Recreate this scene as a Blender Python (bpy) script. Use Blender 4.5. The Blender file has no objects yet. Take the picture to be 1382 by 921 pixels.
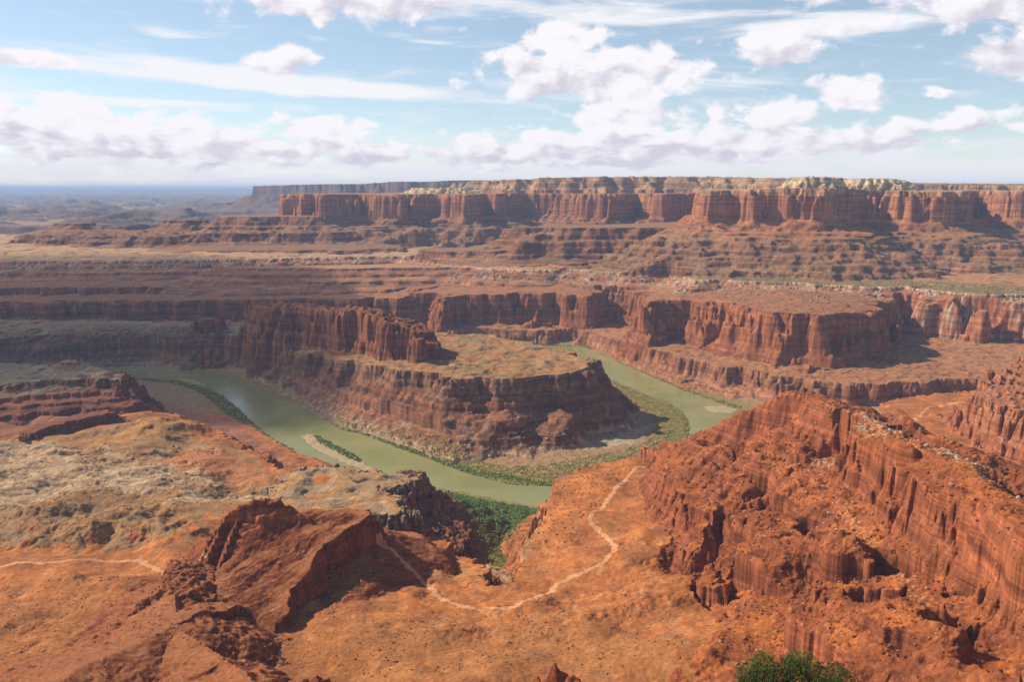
import bpy, math, random
import numpy as np
from mathutils import Vector, Matrix

random.seed(7)
RNG = np.random.default_rng(11)
SC = bpy.context.scene
COL = SC.collection
R = math.radians

# ------------------------------------------------------------------ camera
H = 600.0                      # eye height above the river
PITCH = math.atan(205.5 / 1105.0)
cam_d = bpy.data.cameras.new('camera')
cam = bpy.data.objects.new('camera', cam_d)
COL.objects.link(cam)
cam.location = (0, 0, H)
cam.rotation_euler = (math.pi / 2 - PITCH, 0, 0)
cam_d.sensor_width = 36.0
cam_d.lens = 36.0 * 1105.0 / 1382.0
cam_d.clip_start = 0.5
cam_d.clip_end = 300000.0
SC.camera = cam

# ------------------------------------------------------------------ sun, sky, exposure
SUN_EL = R(37)
SUN_DIR = Vector((-0.94, 0.34, 0)).normalized()      # horizontal direction towards the sun
sun_vec = Vector((SUN_DIR.x * math.cos(SUN_EL), SUN_DIR.y * math.cos(SUN_EL), math.sin(SUN_EL)))
sd = bpy.data.lights.new('sun', 'SUN')
sd.energy = 5.0
sd.angle = R(0.5)
sd.color = (1.0, 0.91, 0.76)
sun = bpy.data.objects.new('sun', sd)
COL.objects.link(sun)
sun.rotation_euler = sun_vec.to_track_quat('Z', 'Y').to_euler()
sun.location = (-3000, 0, 3000)

SC.view_settings.view_transform = 'Standard'
SC.view_settings.look = 'None'
SC.view_settings.exposure = 0.32
SC.view_settings.gamma = 1.0
SC.render.engine = 'CYCLES'
SC.cycles.use_denoising = True
SC.cycles.max_bounces = 5
SC.cycles.diffuse_bounces = 2
SC.cycles.volume_bounces = 1
SC.cycles.transparent_max_bounces = 8

W = bpy.data.worlds.new('World')
SC.world = W
W.use_nodes = True
W.cycles.sampling_method = 'MANUAL'
W.cycles.sample_map_resolution = 512


class NT:
    """Tiny helper to write node graphs as expressions."""
    def __init__(self, nt):
        self.nt = nt

    def n(self, t, **kw):
        nd = self.nt.nodes.new(t)
        for k, v in kw.items():
            setattr(nd, k, v)
        return nd

    def set(self, sock, v):
        if isinstance(v, bpy.types.NodeSocket):
            self.nt.links.new(v, sock)
        elif v is not None:
            sock.default_value = v

    def m(self, op, a, b=None, c=None, clamp=False):
        nd = self.n('ShaderNodeMath', operation=op, use_clamp=clamp)
        for i, v in enumerate((a, b, c)):
            self.set(nd.inputs[i], v)
        return nd.outputs[0]

    def v(self, op, a, b=None, s=None):
        nd = self.n('ShaderNodeVectorMath', operation=op)
        self.set(nd.inputs[0], a)
        self.set(nd.inputs[1], b)
        if s is not None:
            self.set(nd.inputs['Scale'], s)
        return nd.outputs['Value'] if op in ('LENGTH', 'DOT_PRODUCT') else nd.outputs[0]

    def smooth(self, x, lo, hi, a=0.0, b=1.0):
        nd = self.n('ShaderNodeMapRange', interpolation_type='SMOOTHSTEP')
        for i, v in enumerate((x, lo, hi, a, b)):
            self.set(nd.inputs[i], v)
        return nd.outputs[0]

    def lin(self, x, lo, hi, a=0.0, b=1.0):
        nd = self.n('ShaderNodeMapRange')
        for i, v in enumerate((x, lo, hi, a, b)):
            self.set(nd.inputs[i], v)
        return nd.outputs[0]

    def noise(self, vec, scale, detail=5.0, rough=0.55, dist=0.0, lac=2.0):
        nd = self.n('ShaderNodeTexNoise')
        self.set(nd.inputs['Vector'], vec)
        nd.inputs['Scale'].default_value = scale
        nd.inputs['Detail'].default_value = detail
        nd.inputs['Roughness'].default_value = rough
        nd.inputs['Distortion'].default_value = dist
        nd.inputs['Lacunarity'].default_value = lac
        return nd.outputs['Fac']

    def mix(self, f, a, b, mode='MIX'):
        nd = self.n('ShaderNodeMix', data_type='RGBA', blend_type=mode)
        self.set(nd.inputs[0], f)
        self.set(nd.inputs[6], a)
        self.set(nd.inputs[7], b)
        return nd.outputs[2]

    def comb(self, x, y, z):
        nd = self.n('ShaderNodeCombineXYZ')
        for i, v in enumerate((x, y, z)):
            self.set(nd.inputs[i], v)
        return nd.outputs[0]

    def sep(self, vec):
        nd = self.n('ShaderNodeSeparateXYZ')
        self.set(nd.inputs[0], vec)
        return nd.outputs


def build_sky():
    nt = W.node_tree
    nt.nodes.clear()
    g = NT(nt)
    sky = g.n('ShaderNodeTexSky', sky_type='NISHITA', sun_disc=False)
    sky.sun_elevation = SUN_EL
    sky.sun_rotation = math.atan2(SUN_DIR.x, SUN_DIR.y)
    sky.altitude = 1800
    sky.air_density = 1.0
    sky.dust_density = 0.6
    sky.ozone_density = 1.5
    tc = g.n('ShaderNodeTexCoord')
    d = g.sep(tc.outputs['Generated'])
    x, y, z = d[0], d[1], d[2]
    az = g.m('ARCTAN2', x, y)                       # 0 straight ahead, + to the right
    el = g.m('ARCSINE', z)
    # cloud coordinates: flatter towards the horizon, as a layer seen in perspective
    elc = g.m('MAXIMUM', el, 0.0)
    stretch = g.m('POWER', g.m('ADD', elc, 0.02), 0.62)
    p = g.comb(az, g.m('MULTIPLY', stretch, 1.15), 0.0)

    n_big = g.noise(p, 7.0, 4.0, 0.55)
    n_bil = g.noise(p, 24.0, 6.0, 0.53, 0.3)
    up = g.v('ADD', p, (-0.012, 0.016, 0.0))
    n_bil2 = g.noise(up, 24.0, 6.0, 0.53, 0.3)

    # individual cumulus masses: (azimuth px, elevation px, half width, half height, weight) in photo pixels
    def pxaz(u):
        return math.atan((u - 691) / 1105.0)

    def pxel(v):
        return PITCH * 0 + math.atan((255.0 - v) / 1130.0)
    puffs = [
        (480, 10, 150, 30, 1.0), (760, 62, 50, 26, 1.0), (800, 105, 130, 32, 1.1), (700, 95, 45, 22, .8), (840, 165, 90, 28, .9),
        (390, 95, 50, 16, .9), (1036, 82, 46, 24, 1.0), (1080, 5, 80, 26, .9), (1330, 15, 110, 52, 1.1), (1360, 105, 60, 24, .95),
        (1130, 140, 45, 24, .9), (1050, 160, 90, 20, .85), (60, 178, 150, 28, 1.0), (250, 200, 190, 26, .95),
        (440, 190, 80, 26, .9), (500, 205, 60, 22, .9), (660, 205, 90, 24, .9), (800, 200, 150, 26, 1.0), (1000, 195, 130, 26, .95), (1180, 190, 70, 20, .85),
        (1243, 140, 26, 9, .7), (1300, 180, 110, 18, .7), (1130, 60, 60, 12, .7), (60, 107, 60, 9, .85),
    ]
    acc = None
    accs = None
    for (u, v, hw, hh, wt) in puffs:
        dx = g.m('MULTIPLY', g.m('SUBTRACT', az, pxaz(u)), 1105.0 / hw * 0.9)
        dy = g.m('MULTIPLY', g.m('SUBTRACT', el, pxel(v)), 1105.0 / hh * 0.9)
        r2 = g.m('ADD', g.m('MULTIPLY', dx, dx), g.m('MULTIPLY', dy, dy))
        e = g.m('MULTIPLY', g.m('EXPONENT', g.m('MULTIPLY', r2, -0.8)), wt)
        acc = e if acc is None else g.m('MAXIMUM', acc, e)
        s = g.m('MULTIPLY', e, dy)                  # +: upper half, -: base
        accs = s if accs is None else g.m('ADD', accs, s)
    cum = g.m('ADD', acc, g.m('MULTIPLY', g.m('SUBTRACT', n_bil, 0.5), 1.7))
    cum_m = g.smooth(cum, 0.38, 0.66)
    # streaky cirrus
    pc = g.comb(g.m('MULTIPLY', az, 1.0), g.m('ADD', g.m('MULTIPLY', el, 7.0), g.m('MULTIPLY', az, 0.3)), 3.0)
    ci = g.noise(pc, 5.0, 8.0, 0.62, 1.0)
    pc2 = g.comb(g.m('MULTIPLY', az, 3.0), g.m('ADD', g.m('MULTIPLY', el, 30.0), g.m('MULTIPLY', az, 2.0)), 9.0)
    ci2 = g.noise(pc2, 3.0, 6.0, 0.6, 0.3)
    streaks = None
    for (u, v, hw, hh, tilt, wt) in [(330, 118, 250, 13, .03, 1.15), (480, 128, 170, 8, .05, .95), (190, 152, 260, 6, .012, .95), (230, 100, 110, 10, .1, .8), (120, 8, 420, 17, -.03, 1.2), (600, 15, 300, 20, .05, .6), (860, 38, 260, 12, .08, .6),
                                     (980, 120, 200, 9, .02, .6), (1010, 60, 200, 10, -.05, .45), (600, 66, 160, 7, .1, .4), (60, 107, 60, 8, .02, 1.0), (1130, 60, 60, 8, .02, .8), (30, 135, 80, 12, .0, .5), (760, 140, 300, 9, .03, .45), (1240, 60, 200, 8, .1, .35), (245, 70, 30, 8, .1, .6)]:
        dx0 = g.m('SUBTRACT', az, pxaz(u))
        dx = g.m('MULTIPLY', dx0, 1105.0 / hw)
        dy = g.m('MULTIPLY', g.m('ADD', g.m('SUBTRACT', el, pxel(v)), g.m('MULTIPLY', dx0, tilt)), 1105.0 / hh)
        r2 = g.m('ADD', g.m('MULTIPLY', dx, dx), g.m('MULTIPLY', dy, dy))
        e = g.m('MULTIPLY', g.m('EXPONENT', g.m('MULTIPLY', r2, -0.9)), wt)
        streaks = e if streaks is None else g.m('ADD', streaks, e)
    ci_m = g.m('ADD', g.m('MULTIPLY', g.m('SUBTRACT', ci, 0.5), 1.6), g.m('MULTIPLY', g.m('SUBTRACT', ci2, 0.5), 0.7))
    ci_m = g.smooth(g.m('ADD', ci_m, g.m('MULTIPLY', streaks, 0.62)), 0.12, 0.75, 0.0, 0.95)
    ci_m = g.m('MULTIPLY', ci_m, g.smooth(el, 0.26, 0.45, 1.0, 0.12))
    # low bank of cloud that thickens to the horizon
    low = g.smooth(el, 0.012, 0.085, 1.0, 0.0)
    pl = g.comb(g.m('MULTIPLY', az, 1.0), g.m('MULTIPLY', el, 5.0), 7.0)
    nl = g.noise(pl, 13.0, 6.0, 0.55, 0.3)
    low_m = g.smooth(g.m('ADD', g.m('MULTIPLY', low, 0.5), g.m('MULTIPLY', g.m('SUBTRACT', nl, 0.5), 1.5)), 0.05, 0.6, 0.0, 0.92)
    # cloud brightness: lit tops, lavender bases
    relief = g.m('SUBTRACT', n_bil, n_bil2)
    lit = g.m('ADD', g.m('MULTIPLY', relief, 2.6), g.m('MULTIPLY', accs, 0.55))
    lit = g.m('ADD', lit, g.m('MULTIPLY', g.m('SUBTRACT', n_big, 0.5), 0.5))
    lit_m = g.smooth(lit, -0.72, 0.22)
    ccol = g.mix(lit_m, (0.72, 0.68, 0.79, 1), (1.04, 1.01, 1.05, 1))
    skyc = g.v('SCALE', sky.outputs[0], None, 0.13)
    skyc = g.v('MULTIPLY', skyc, (1.12, 1.09, 1.03))
    skyc = g.mix(g.smooth(el, 0.24, 0.6, 0.22, 0.0), skyc, (0.80, 0.93, 1.0, 1))
    c = g.mix(low_m, skyc, (0.96, 0.935, 1.0, 1))
    c = g.mix(ci_m, c, (1.0, 1.0, 1.03, 1))
    c = g.mix(cum_m, c, ccol)
    bg = g.n('ShaderNodeBackground')
    g.set(bg.inputs['Color'], c)
    bg.inputs['Strength'].default_value = 0.76
    # keep the Sky Texture strength in its own background: sky 0.1 is folded in above
    out = g.n('ShaderNodeOutputWorld')
    nt.links.new(bg.outputs[0], out.inputs['Surface'])


build_sky()

# ------------------------------------------------------------------ numpy noise
TN = 2048


def spectral(beta, seed, kmin=8, kmax=1000):
    r = np.random.default_rng(seed)
    f = np.fft.rfft2(r.standard_normal((TN, TN)).astype(np.float32))
    ky = np.fft.fftfreq(TN)[:, None] * TN
    kx = np.fft.rfftfreq(TN)[None, :] * TN
    k = np.sqrt(kx * kx + ky * ky)
    a = np.where((k >= kmin) & (k <= kmax), np.maximum(k, 1) ** (-beta), 0)
    t = np.fft.irfft2(f * a, s=(TN, TN)).astype(np.float32)
    return (t / t.std()).astype(np.float32)


def ridged(seed, octs=6, gain=0.5):
    t = np.zeros((TN, TN), np.float32)
    amp = 1.0
    k = 8
    wgt = 1.0
    for o in range(octs):
        b = spectral(0, seed + o, k * 0.6, k * 1.5)
        rr = 1 - np.minimum(np.sqrt(b * b * 0.8 + 0.03), 1.6)
        rr = rr * np.abs(rr)
        t += amp * rr * wgt
        wgt = np.clip(rr * 1.2 + 0.3, 0.15, 1)
        amp *= gain
        k *= 2
    t -= t.mean()
    return (t / t.std()).astype(np.float32)


def cells(seed, n=64):
    """jittered grid voronoi, periodic: returns (edge distance, random per cell); cell size = TN/n texels"""
    r = np.random.default_rng(seed)
    jx, jy, rv = r.random((n, n)), r.random((n, n)), r.random((n, n))
    S = 1024
    gx, gy = np.meshgrid(np.arange(S) * n / S, np.arange(S) * n / S)
    ix, iy = gx.astype(int), gy.astype(int)
    f1 = np.full((S, S), 9.0)
    f2 = np.full((S, S), 9.0)
    idv = np.zeros((S, S))
    for ox in (-1, 0, 1):
        for oy in (-1, 0, 1):
            cx, cy = (ix + ox), (iy + oy)
            px = cx + jx[cy % n, cx % n]
            py = cy + jy[cy % n, cx % n]
            dd = np.hypot(px - gx, py - gy)
            closer = dd < f1
            f2 = np.where(closer, f1, np.minimum(f2, dd))
            idv = np.where(closer, rv[cy % n, cx % n], idv)
            f1 = np.where(closer, dd, f1)
    up = lambda a: np.repeat(np.repeat(a, TN // S, 0), TN // S, 1).astype(np.float32)
    return up(f2 - f1), up(idv)


T_SMOOTH = spectral(2.6, 1)
T_FBM = spectral(2.0, 2)
T_ROUGH = spectral(1.9, 3)
T_SMOOTH2 = spectral(2.6, 14)
T_FBM2 = spectral(2.0, 4)
T_RIDGE = ridged(20, 4, 0.32)
T_RIDGE2 = ridged(40, 3, 0.30)
T_CELL, T_CELLID = cells(5)


def smp(t, x, y, lam, ox=0.0, oy=0.0):
    """bilinear lookup; lam = dominant wavelength in metres (tile holds 8 of them)"""
    s = TN / (8.0 * lam)
    fx = (x + ox) * s
    fy = (y + oy) * s
    ix = np.floor(fx).astype(np.int32)
    iy = np.floor(fy).astype(np.int32)
    fx = (fx - ix).astype(np.float32)
    fy = (fy - iy).astype(np.float32)
    ix &= TN - 1
    iy &= TN - 1
    ix1 = (ix + 1) & (TN - 1)
    iy1 = (iy + 1) & (TN - 1)
    return (t[iy, ix] * (1 - fx) + t[iy, ix1] * fx) * (1 - fy) + (t[iy1, ix] * (1 - fx) + t[iy1, ix1] * fx) * fy


def sstep(x, a, b):
    t = np.clip((x - a) / (b - a), 0, 1)
    return t * t * (3 - 2 * t)


# ------------------------------------------------------------------ where things are: photo pixel + height -> plan
CP, SP = math.cos(PITCH), math.sin(PITCH)


def P(u, v, z):
    xr, yd = (u - 691.0) / 1105.0, (v - 460.5) / 1105.0
    t = (H - z) / (SP + yd * CP)
    return (xr * t, t * (CP - yd * SP), z)


def Q(u, D, z):
    return ((u - 691.0) / 1105.0 * (D * CP + (H - z) * SP), D, z)


def PP(pts, z=None):
    return [P(p[0], p[1], p[2] if z is None else z) for p in pts]


# ------------------------------------------------------------------ terrain grid
STEP = 1.0          # 1 = full detail
ys = [5.0]
while ys[-1] < 95000:
    yv = ys[-1]
    k = .02 if yv < 60 else .008 if yv < 440 else .0014 if yv < 3900 else .0016 if yv < 6600 else .0045 if yv < 14000 else .011
    ys.append(yv * (1 + k * STEP))
ys = np.array(ys)
_kc = np.arange(-0.78, 0.78, 0.00123 * STEP)
_ko = 0.78 + np.cumsum(np.linspace(.0016, .021, 76))
ks = np.concatenate([-_ko[::-1], _kc, _ko])        # wider than the picture, coarser outside it
NR, NC = len(ys), len(ks)
Y = np.repeat(ys[:, None], NC, 1).astype(np.float32)
X = (ks[None, :] * ys[:, None]).astype(np.float32)
print('grid', NR, NC, NR * NC)
CS = 4
ci = np.unique(np.append(np.arange(0, NR, CS), NR - 1))
cj = np.unique(np.append(np.arange(0, NC, CS), NC - 1))
XC, YC = X[np.ix_(ci, cj)].astype(np.float64), Y[np.ix_(ci, cj)].astype(np.float64)
_fi = np.interp(np.arange(NR), ci, np.arange(len(ci)))
_fj = np.interp(np.arange(NC), cj, np.arange(len(cj)))
_i0 = np.minimum(_fi.astype(int), len(ci) - 2)
_j0 = np.minimum(_fj.astype(int), len(cj) - 2)
_wi = (_fi - _i0).astype(np.float32)[:, None]
_wj = (_fj - _j0).astype(np.float32)[None, :]


def upsample(a):
    a = a.astype(np.float32)
    b = a[_i0] * (1 - _wi) + a[_i0 + 1] * _wi
    return b[:, _j0] * (1 - _wj) + b[:, _j0 + 1] * _wj


def seg_dist(poly, closed, x, y, attr=None):
    """distance to a polyline; returns d, interpolated attribute at the nearest point, side"""
    n = len(poly)
    best = np.full(x.shape, 1e18)
    at = np.zeros(x.shape)
    side = np.zeros(x.shape)
    for i in range(n if closed else n - 1):
        a, b = poly[i], poly[(i + 1) % n]
        ex, ey = b[0] - a[0], b[1] - a[1]
        L2 = ex * ex + ey * ey + 1e-9
        t = np.clip(((x - a[0]) * ex + (y - a[1]) * ey) / L2, 0, 1)
        dx, dy = x - a[0] - t * ex, y - a[1] - t * ey
        d2 = dx * dx + dy * dy
        m = d2 < best
        best = np.where(m, d2, best)
        if attr is not None:
            at = np.where(m, attr[i] + t * (attr[(i + 1) % n] - attr[i]), at)
        side = np.where(m, ex * dy - ey * dx, side)
    return np.sqrt(best), at, side


def inside(poly, x, y):
    c = np.zeros(x.shape, bool)
    n = len(poly)
    for i in range(n):
        x1, y1 = poly[i][:2]
        x2, y2 = poly[(i + 1) % n][:2]
        if y1 == y2:
            continue
        cond = ((y1 > y) != (y2 > y)) & (x < (x2 - x1) * (y - y1) / (y2 - y1) + x1)
        c ^= cond
    return c


def sdf_c(poly, x=None, y=None):
    x = XC if x is None else x
    y = YC if y is None else y
    d, _, _ = seg_dist(poly, True, x, y)
    return np.where(inside(poly, x, y), -d, d)


def sdf(poly):
    return upsample(sdf_c(poly))


def idw(pts, x, y, p=3.0, eps=40.0):
    num = np.zeros(x.shape)
    den = np.zeros(x.shape)
    for q in pts:
        w = 1.0 / ((x - q[0]) ** 2 + (y - q[1]) ** 2 + eps * eps) ** (p / 2)
        num += w * q[-1]
        den += w
    return num / den


# strata: a table that turns a smooth slope into steps of hard and soft beds
def strata_table(seed, lo=5, hi=16, hard=0.3):
    r = np.random.default_rng(seed)
    zi, zo, zz = [0.0], [0.0], 0.0
    while zz < 900:
        t1, t2 = r.uniform(lo, hi), r.uniform(lo, hi)
        tot = t1 + t2
        zi += [zz + t2 * 1.0 + t1 * (1 - hard) * 0.85, zz + tot]
        zo += [zz + t2 * 0.72, zz + tot]
        zz += tot
    return np.array(zi), np.array(zo)


ST1 = strata_table(3, 5, 14, .62)
ST2 = strata_table(8, 3, 8, .6)


def terrace(z, tab, amt):
    return z + amt * (np.interp(z, tab[0], tab[1]).astype(np.float32) - z)


hgt = np.full((NR, NC), -50, np.float32)
fid = np.zeros((NR, NC), np.uint8)
NAMES = ['canyon_floor']
FEAT = {}


def union(name, z):
    global hgt, fid
    if name not in NAMES:
        NAMES.append(name)
    i = NAMES.index(name)
    m = z > hgt
    hgt = np.where(m, z, hgt).astype(np.float32)
    fid = np.where(m, np.uint8(i), fid)


def mesa(name, poly, prof, warp=(), top=None, extra=(), wpts=None, dome=0.0, steps=0.0, tab=ST1, eps=40.0, clip=None, carve=0.0, soft=0):
    d = sdf(poly)
    d0 = d
    for (t, lam, amp) in warp:
        f = 1.0
        if t is T_RIDGE2:
            f = 0.12 + 0.88 * np.exp(-np.maximum(d0 - 14, 0) / 16.0)
        elif t is T_RIDGE:
            f = 0.45 + 0.55 * np.exp(-np.maximum(d0 - 25, 0) / 30.0)
        d = d + (amp * f) * smp(t, X, Y, lam, 17.3 * lam, 5.1 * lam)
    zt = upsample(idw(list(poly) + list(extra), XC, YC, 3.0, eps))
    dd = d
    if wpts is not None:
        dd = d / upsample(idw(wpts, XC, YC, 3.0, 30.0))
    drop = np.interp(dd, [p[0] for p in prof], [p[1] for p in prof]).astype(np.float32)
    if soft:
        ps = list(prof[:soft]) + [prof[-2], prof[-1]]
        sm = np.interp(dd, [p[0] for p in ps], [p[1] for p in ps]).astype(np.float32)
        mk = .5 * sstep(smp(T_SMOOTH, X, Y, 420, 44, 4), -.6, 1.0)
        drop = drop + (sm - drop) * mk
    last = prof[-1]
    slope = max(0.6, (prof[-1][1] - prof[-2][1]) / (prof[-1][0] - prof[-2][0]))
    drop = np.where(dd > last[0], last[1] + (dd - last[0]) * slope, drop)
    z = zt - drop
    if dome:
        z = z + dome * (1 - np.exp(np.minimum(dd, 0) / 60.0))
    if top is not None:
        z = z + top * sstep(-d, 0, 30)
    if steps:
        zs = terrace(z, tab, steps * sstep(smp(T_FBM, X, Y, 80, 61, 7), -0.7, 0.7))
        z = np.where(dd > 0.5, zs, z)
    if clip is not None:
        z = z - 2.2 * np.maximum(clip, 0)
    union(name, z)
    if carve:
        global hgt
        w = sstep(-dd, -carve * 1.5, -carve * .7) * (dd > 0) * (fid == NAMES.index(name))
        hgt = np.where((z < hgt) & (w > 0) & (hgt < zt - 1), hgt + (z - hgt) * w, hgt).astype(np.float32)
    return d


def ridge(name, line, prof_l, prof_r, warp=(), steps=0.0, tab=ST1, add=None, rug=None, clip=None):
    dc, zc, sc = seg_dist(line, False, XC, YC, [p[2] for p in line])
    d = upsample(dc)
    z0 = upsample(zc)
    s = upsample(np.where(sc > 0, dc, -dc))
    for (t, lam, amp) in warp:
        w = amp * smp(t, X, Y, lam, 3.3 * lam, 9.7 * lam)
        d = d + w * sstep(d, 0, 25)
    def pr(pts, q):
        o = np.interp(q, [p[0] for p in pts], [p[1] for p in pts])
        sl = (pts[-1][1] - pts[-2][1]) / (pts[-1][0] - pts[-2][0])
        return np.where(q > pts[-1][0], pts[-1][1] + (q - pts[-1][0]) * sl, o).astype(np.float32)
    d = np.maximum(d, 0)
    f = sstep(s, -4, 4)
    z = z0 - (pr(prof_l, d) * f + pr(prof_r, d) * (1 - f))
    if add is not None:
        z = z + add
    if rug is not None:
        z = z + rug * (1.9 * smp(T_SMOOTH, X, Y, 60, 15, 3))
        steps = np.clip(steps * sstep(smp(T_FBM, X, Y, 70, 61, 7), -0.2, 1.0) + 0.8 * rug * sstep(smp(T_FBM, X, Y, 40, 6, 17), -0.9, 0.3), 0, .9)
    elif steps:
        steps = steps * sstep(smp(T_FBM, X, Y, 70, 61, 7), -0.8, 0.8)
    z = terrace(z, tab, steps)
    if clip is not None:
        z = z - 2.2 * np.maximum(clip, 0)
    union(name, z)
    return d, s


def ledgy(pts, d1, drop1, n, seed, frac=0.5, steep=1.6):
    """append n ledges (short cliff, longer slope) to a profile until distance d1 / drop drop1"""
    r = np.random.default_rng(seed)
    d0, z0 = pts[-1]
    wd = r.uniform(.6, 1.4, n)
    wd /= wd.sum()
    wz = r.uniform(.6, 1.4, n)
    wz /= wz.sum()
    out = list(pts)
    for i in range(n):
        L, Z = wd[i] * (d1 - d0), wz[i] * (drop1 - z0)
        cz = Z * frac
        cd = min(cz / steep, L * .4)
        d, z = out[-1]
        out.append((d + L - cd, z + Z - cz))
        out.append((d + L, z + Z))
    return out


# ---- river
RIV_IN = PP([(-300, 505), (0, 508), (100, 500), (143, 498), (186, 497), (233, 502), (276, 507), (320, 518), (350, 530), (400, 546), (430, 564),
             (460, 580), (493, 588), (527, 601), (560, 613), (593, 626), (626, 638), (660, 648), (693, 655), (743, 657), (800, 656), (860, 645),
             (905, 620), (928, 598), (932, 580), (930, 569), (920, 555), (903, 543), (883, 537), (860, 527), (836, 517), (806, 503), (785, 491),
             (760, 479), (736, 472), (706, 467), (640, 463)], 0.0)
RIV_OUT = PP([(620, 461), (706, 464.5), (736, 466.5), (760, 467), (788, 468.5), (813, 479), (843, 493), (876, 507), (920, 526), (943, 534), (967, 543), (999, 552),
              (1010, 560), (1000, 578), (985, 590), (950, 640), (880, 672), (800, 690), (723, 684), (676, 676), (640, 668), (600, 661), (560, 655), (480, 642),
              (413, 625), (376, 603), (353, 582), (326, 555), (300, 533), (276, 522), (246, 514), (177, 508), (120, 512), (0, 522), (-300, 525)], 0.0)
RIVER = RIV_IN + RIV_OUT
d_riv = sdf(RIVER) + 2.0 * smp(T_FBM, X, Y, 60)
floor = 1.2 + np.clip(d_riv * 0.035, 0, 9) + np.clip((d_riv - 150) * 0.05, 0, 25) + np.clip((Y - 3300) * 0.03, 0, 190)
floor = floor + 0.5 * smp(T_FBM, X, Y, 40)
hgt = floor.astype(np.float32)

# ---- distant basin, left of the mesas
far = 205 + 55 * smp(T_FBM, X, Y, 3400) + 45 * smp(T_RIDGE, X, Y, 2100) + np.clip((Y - 14000) / 1000 * 3.2, 0, 110)
far = terrace(far, strata_table(5, 25, 60, .75), 0.95)
far = np.minimum(far, 600 - Y * 0.0245 * np.clip(9000 / Y, 0.0, 1))
far = np.where(Y > 5600, far, -100) * sstep(Y, 5600, 6600)
union('far_basin', far)
horizon = 590 - np.abs(Y - 60000) / 60 + 60 * smp(T_FBM, X, Y, 26000) * (Y > 30000)
union('far_plateau', np.where(Y > 25000, np.minimum(terrace(horizon, strata_table(6, 60, 120, .7), .8), 640), -100))

WL = [(T_SMOOTH, 420, 40), (T_RIDGE, 130, 10), (T_RIDGE2, 34, 3.0)]
# ---- farthest mesa, blue in the haze
FARM = [Q(352, 12000, 640), Q(380, 11600, 648), Q(450, 11000, 662), Q(560, 10500, 690), Q(640, 10300, 706), Q(800, 10300, 706), Q(900, 11000, 700), Q(1000, 16000, 690), Q(420, 16000, 680)]
mesa('far_mesa', FARM, [(0, 0), (40, 110), (120, 150), (500, 300), (1500, 480)], [(T_SMOOTH, 900, 90), (T_RIDGE, 260, 30)])

CL1 = [(0, 0), (5, 18), (10, 20), (18, 46), (60, 66), (200, 110)]
B1 = PP([(-350, 441, 58), (0, 440, 58), (200, 438, 55), (400, 438, 50), (520, 437, 48), (552, 436, 48), (560, 430, 50), (592, 431, 50), (600, 445, 48), (650, 447, 47), (700, 447, 47), (750, 447.5, 47), (757, 443, 48), (786, 443, 50), (789, 449, 53), (815, 453, 58), (850, 462, 66), (885, 472, 72),
          (920, 482, 75), (987, 495, 75), (1030, 503, 75), (1070, 510, 75), (1110, 516, 75), (1160, 518, 75), (1241, 517.5, 75), (1268, 513, 76), (1311, 512.5, 76), (1330, 515, 78), (1360, 525, 84), (1500, 535, 88), (1700, 535, 90)]) + [(9000, 5000, 120), (-9000, 5000, 100)]
W1 = [(-2000, 2500, 1.0), P(1241, 517, 75)[:2] + (0.8,), P(900, 480, 75)[:2] + (1.0,)]
d_b1 = mesa('canyon_wall', B1, CL1, [(T_SMOOTH, 140, 10), (T_RIDGE, 54, 3.5), (T_SMOOTH2, 28, 1.6), (T_RIDGE2, 16, 1.0)], top=1.5 * smp(T_FBM, X, Y, 90) + np.clip(-sdf(B1) * 0.045, 0, 30), eps=100)

CL2 = [(0, 0), (4, 12), (10, 16), (18, 58), (26, 62), (36, 104), (56, 122), (90, 152), (150, 230)]
WC = [(T_SMOOTH, 190, 18), (T_SMOOTH2, 85, 7), (T_RIDGE, 80, 2.6), (T_SMOOTH2, 34, 2.0), (T_RIDGE2, 18, 1.2)]
B2 = PP([(-350, 408, 128), (0, 408, 130), (100, 407.5, 130), (250, 406, 134), (330, 405, 138), (420, 404, 140), (500, 403.5, 145), (550, 405, 150), (590, 410, 150), (604, 400, 160), (614, 398, 170), (640, 396, 176), (700, 396, 176), (760, 397, 176), (795, 399, 176),
          (806, 396, 178), (812, 391, 184), (840, 391, 186), (866, 394, 190), (880, 397, 195)])
B2 = B2 + [Q(872, 2960, 205)] + PP([(868, 412, 204), (885, 406, 209), (930, 403, 216), (965, 407, 225), (1000, 412, 232), (1050, 420, 232), (1100, 425, 230), (1150, 422, 229), (1178, 420, 228)]) + [Q(1190, 2760, 232), Q(1206, 2930, 236), Q(1238, 2920, 215)] + PP([
          (1246, 416, 195), (1262, 420, 186), (1300, 425, 178), (1382, 431, 176), (1600, 438, 176)]) + [(9000, 6000, 240), (-9000, 6000, 200)]
d_b2 = mesa('banded_cliff', B2, CL2, WC, top=np.clip(-sdf(B2) * (0.02 + 0.05 * sstep(X, -600, 200)), 0, 60), eps=120, clip=d_b1)

B2B = PP([(-350, 389, 165), (0, 388.5, 165), (120, 388, 165), (250, 387.5, 166), (430, 388, 168), (520, 390, 168), (560, 389, 172), (600, 386, 178), (650, 384, 186)]) + [Q(700, 4200, 205), Q(-350, 4500, 200)]
mesa('banded_cliff', B2B, [(0, 0), (5, 14), (12, 16), (22, 34), (60, 42), (120, 54), (200, 120)], WC, clip=d_b2)
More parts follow.
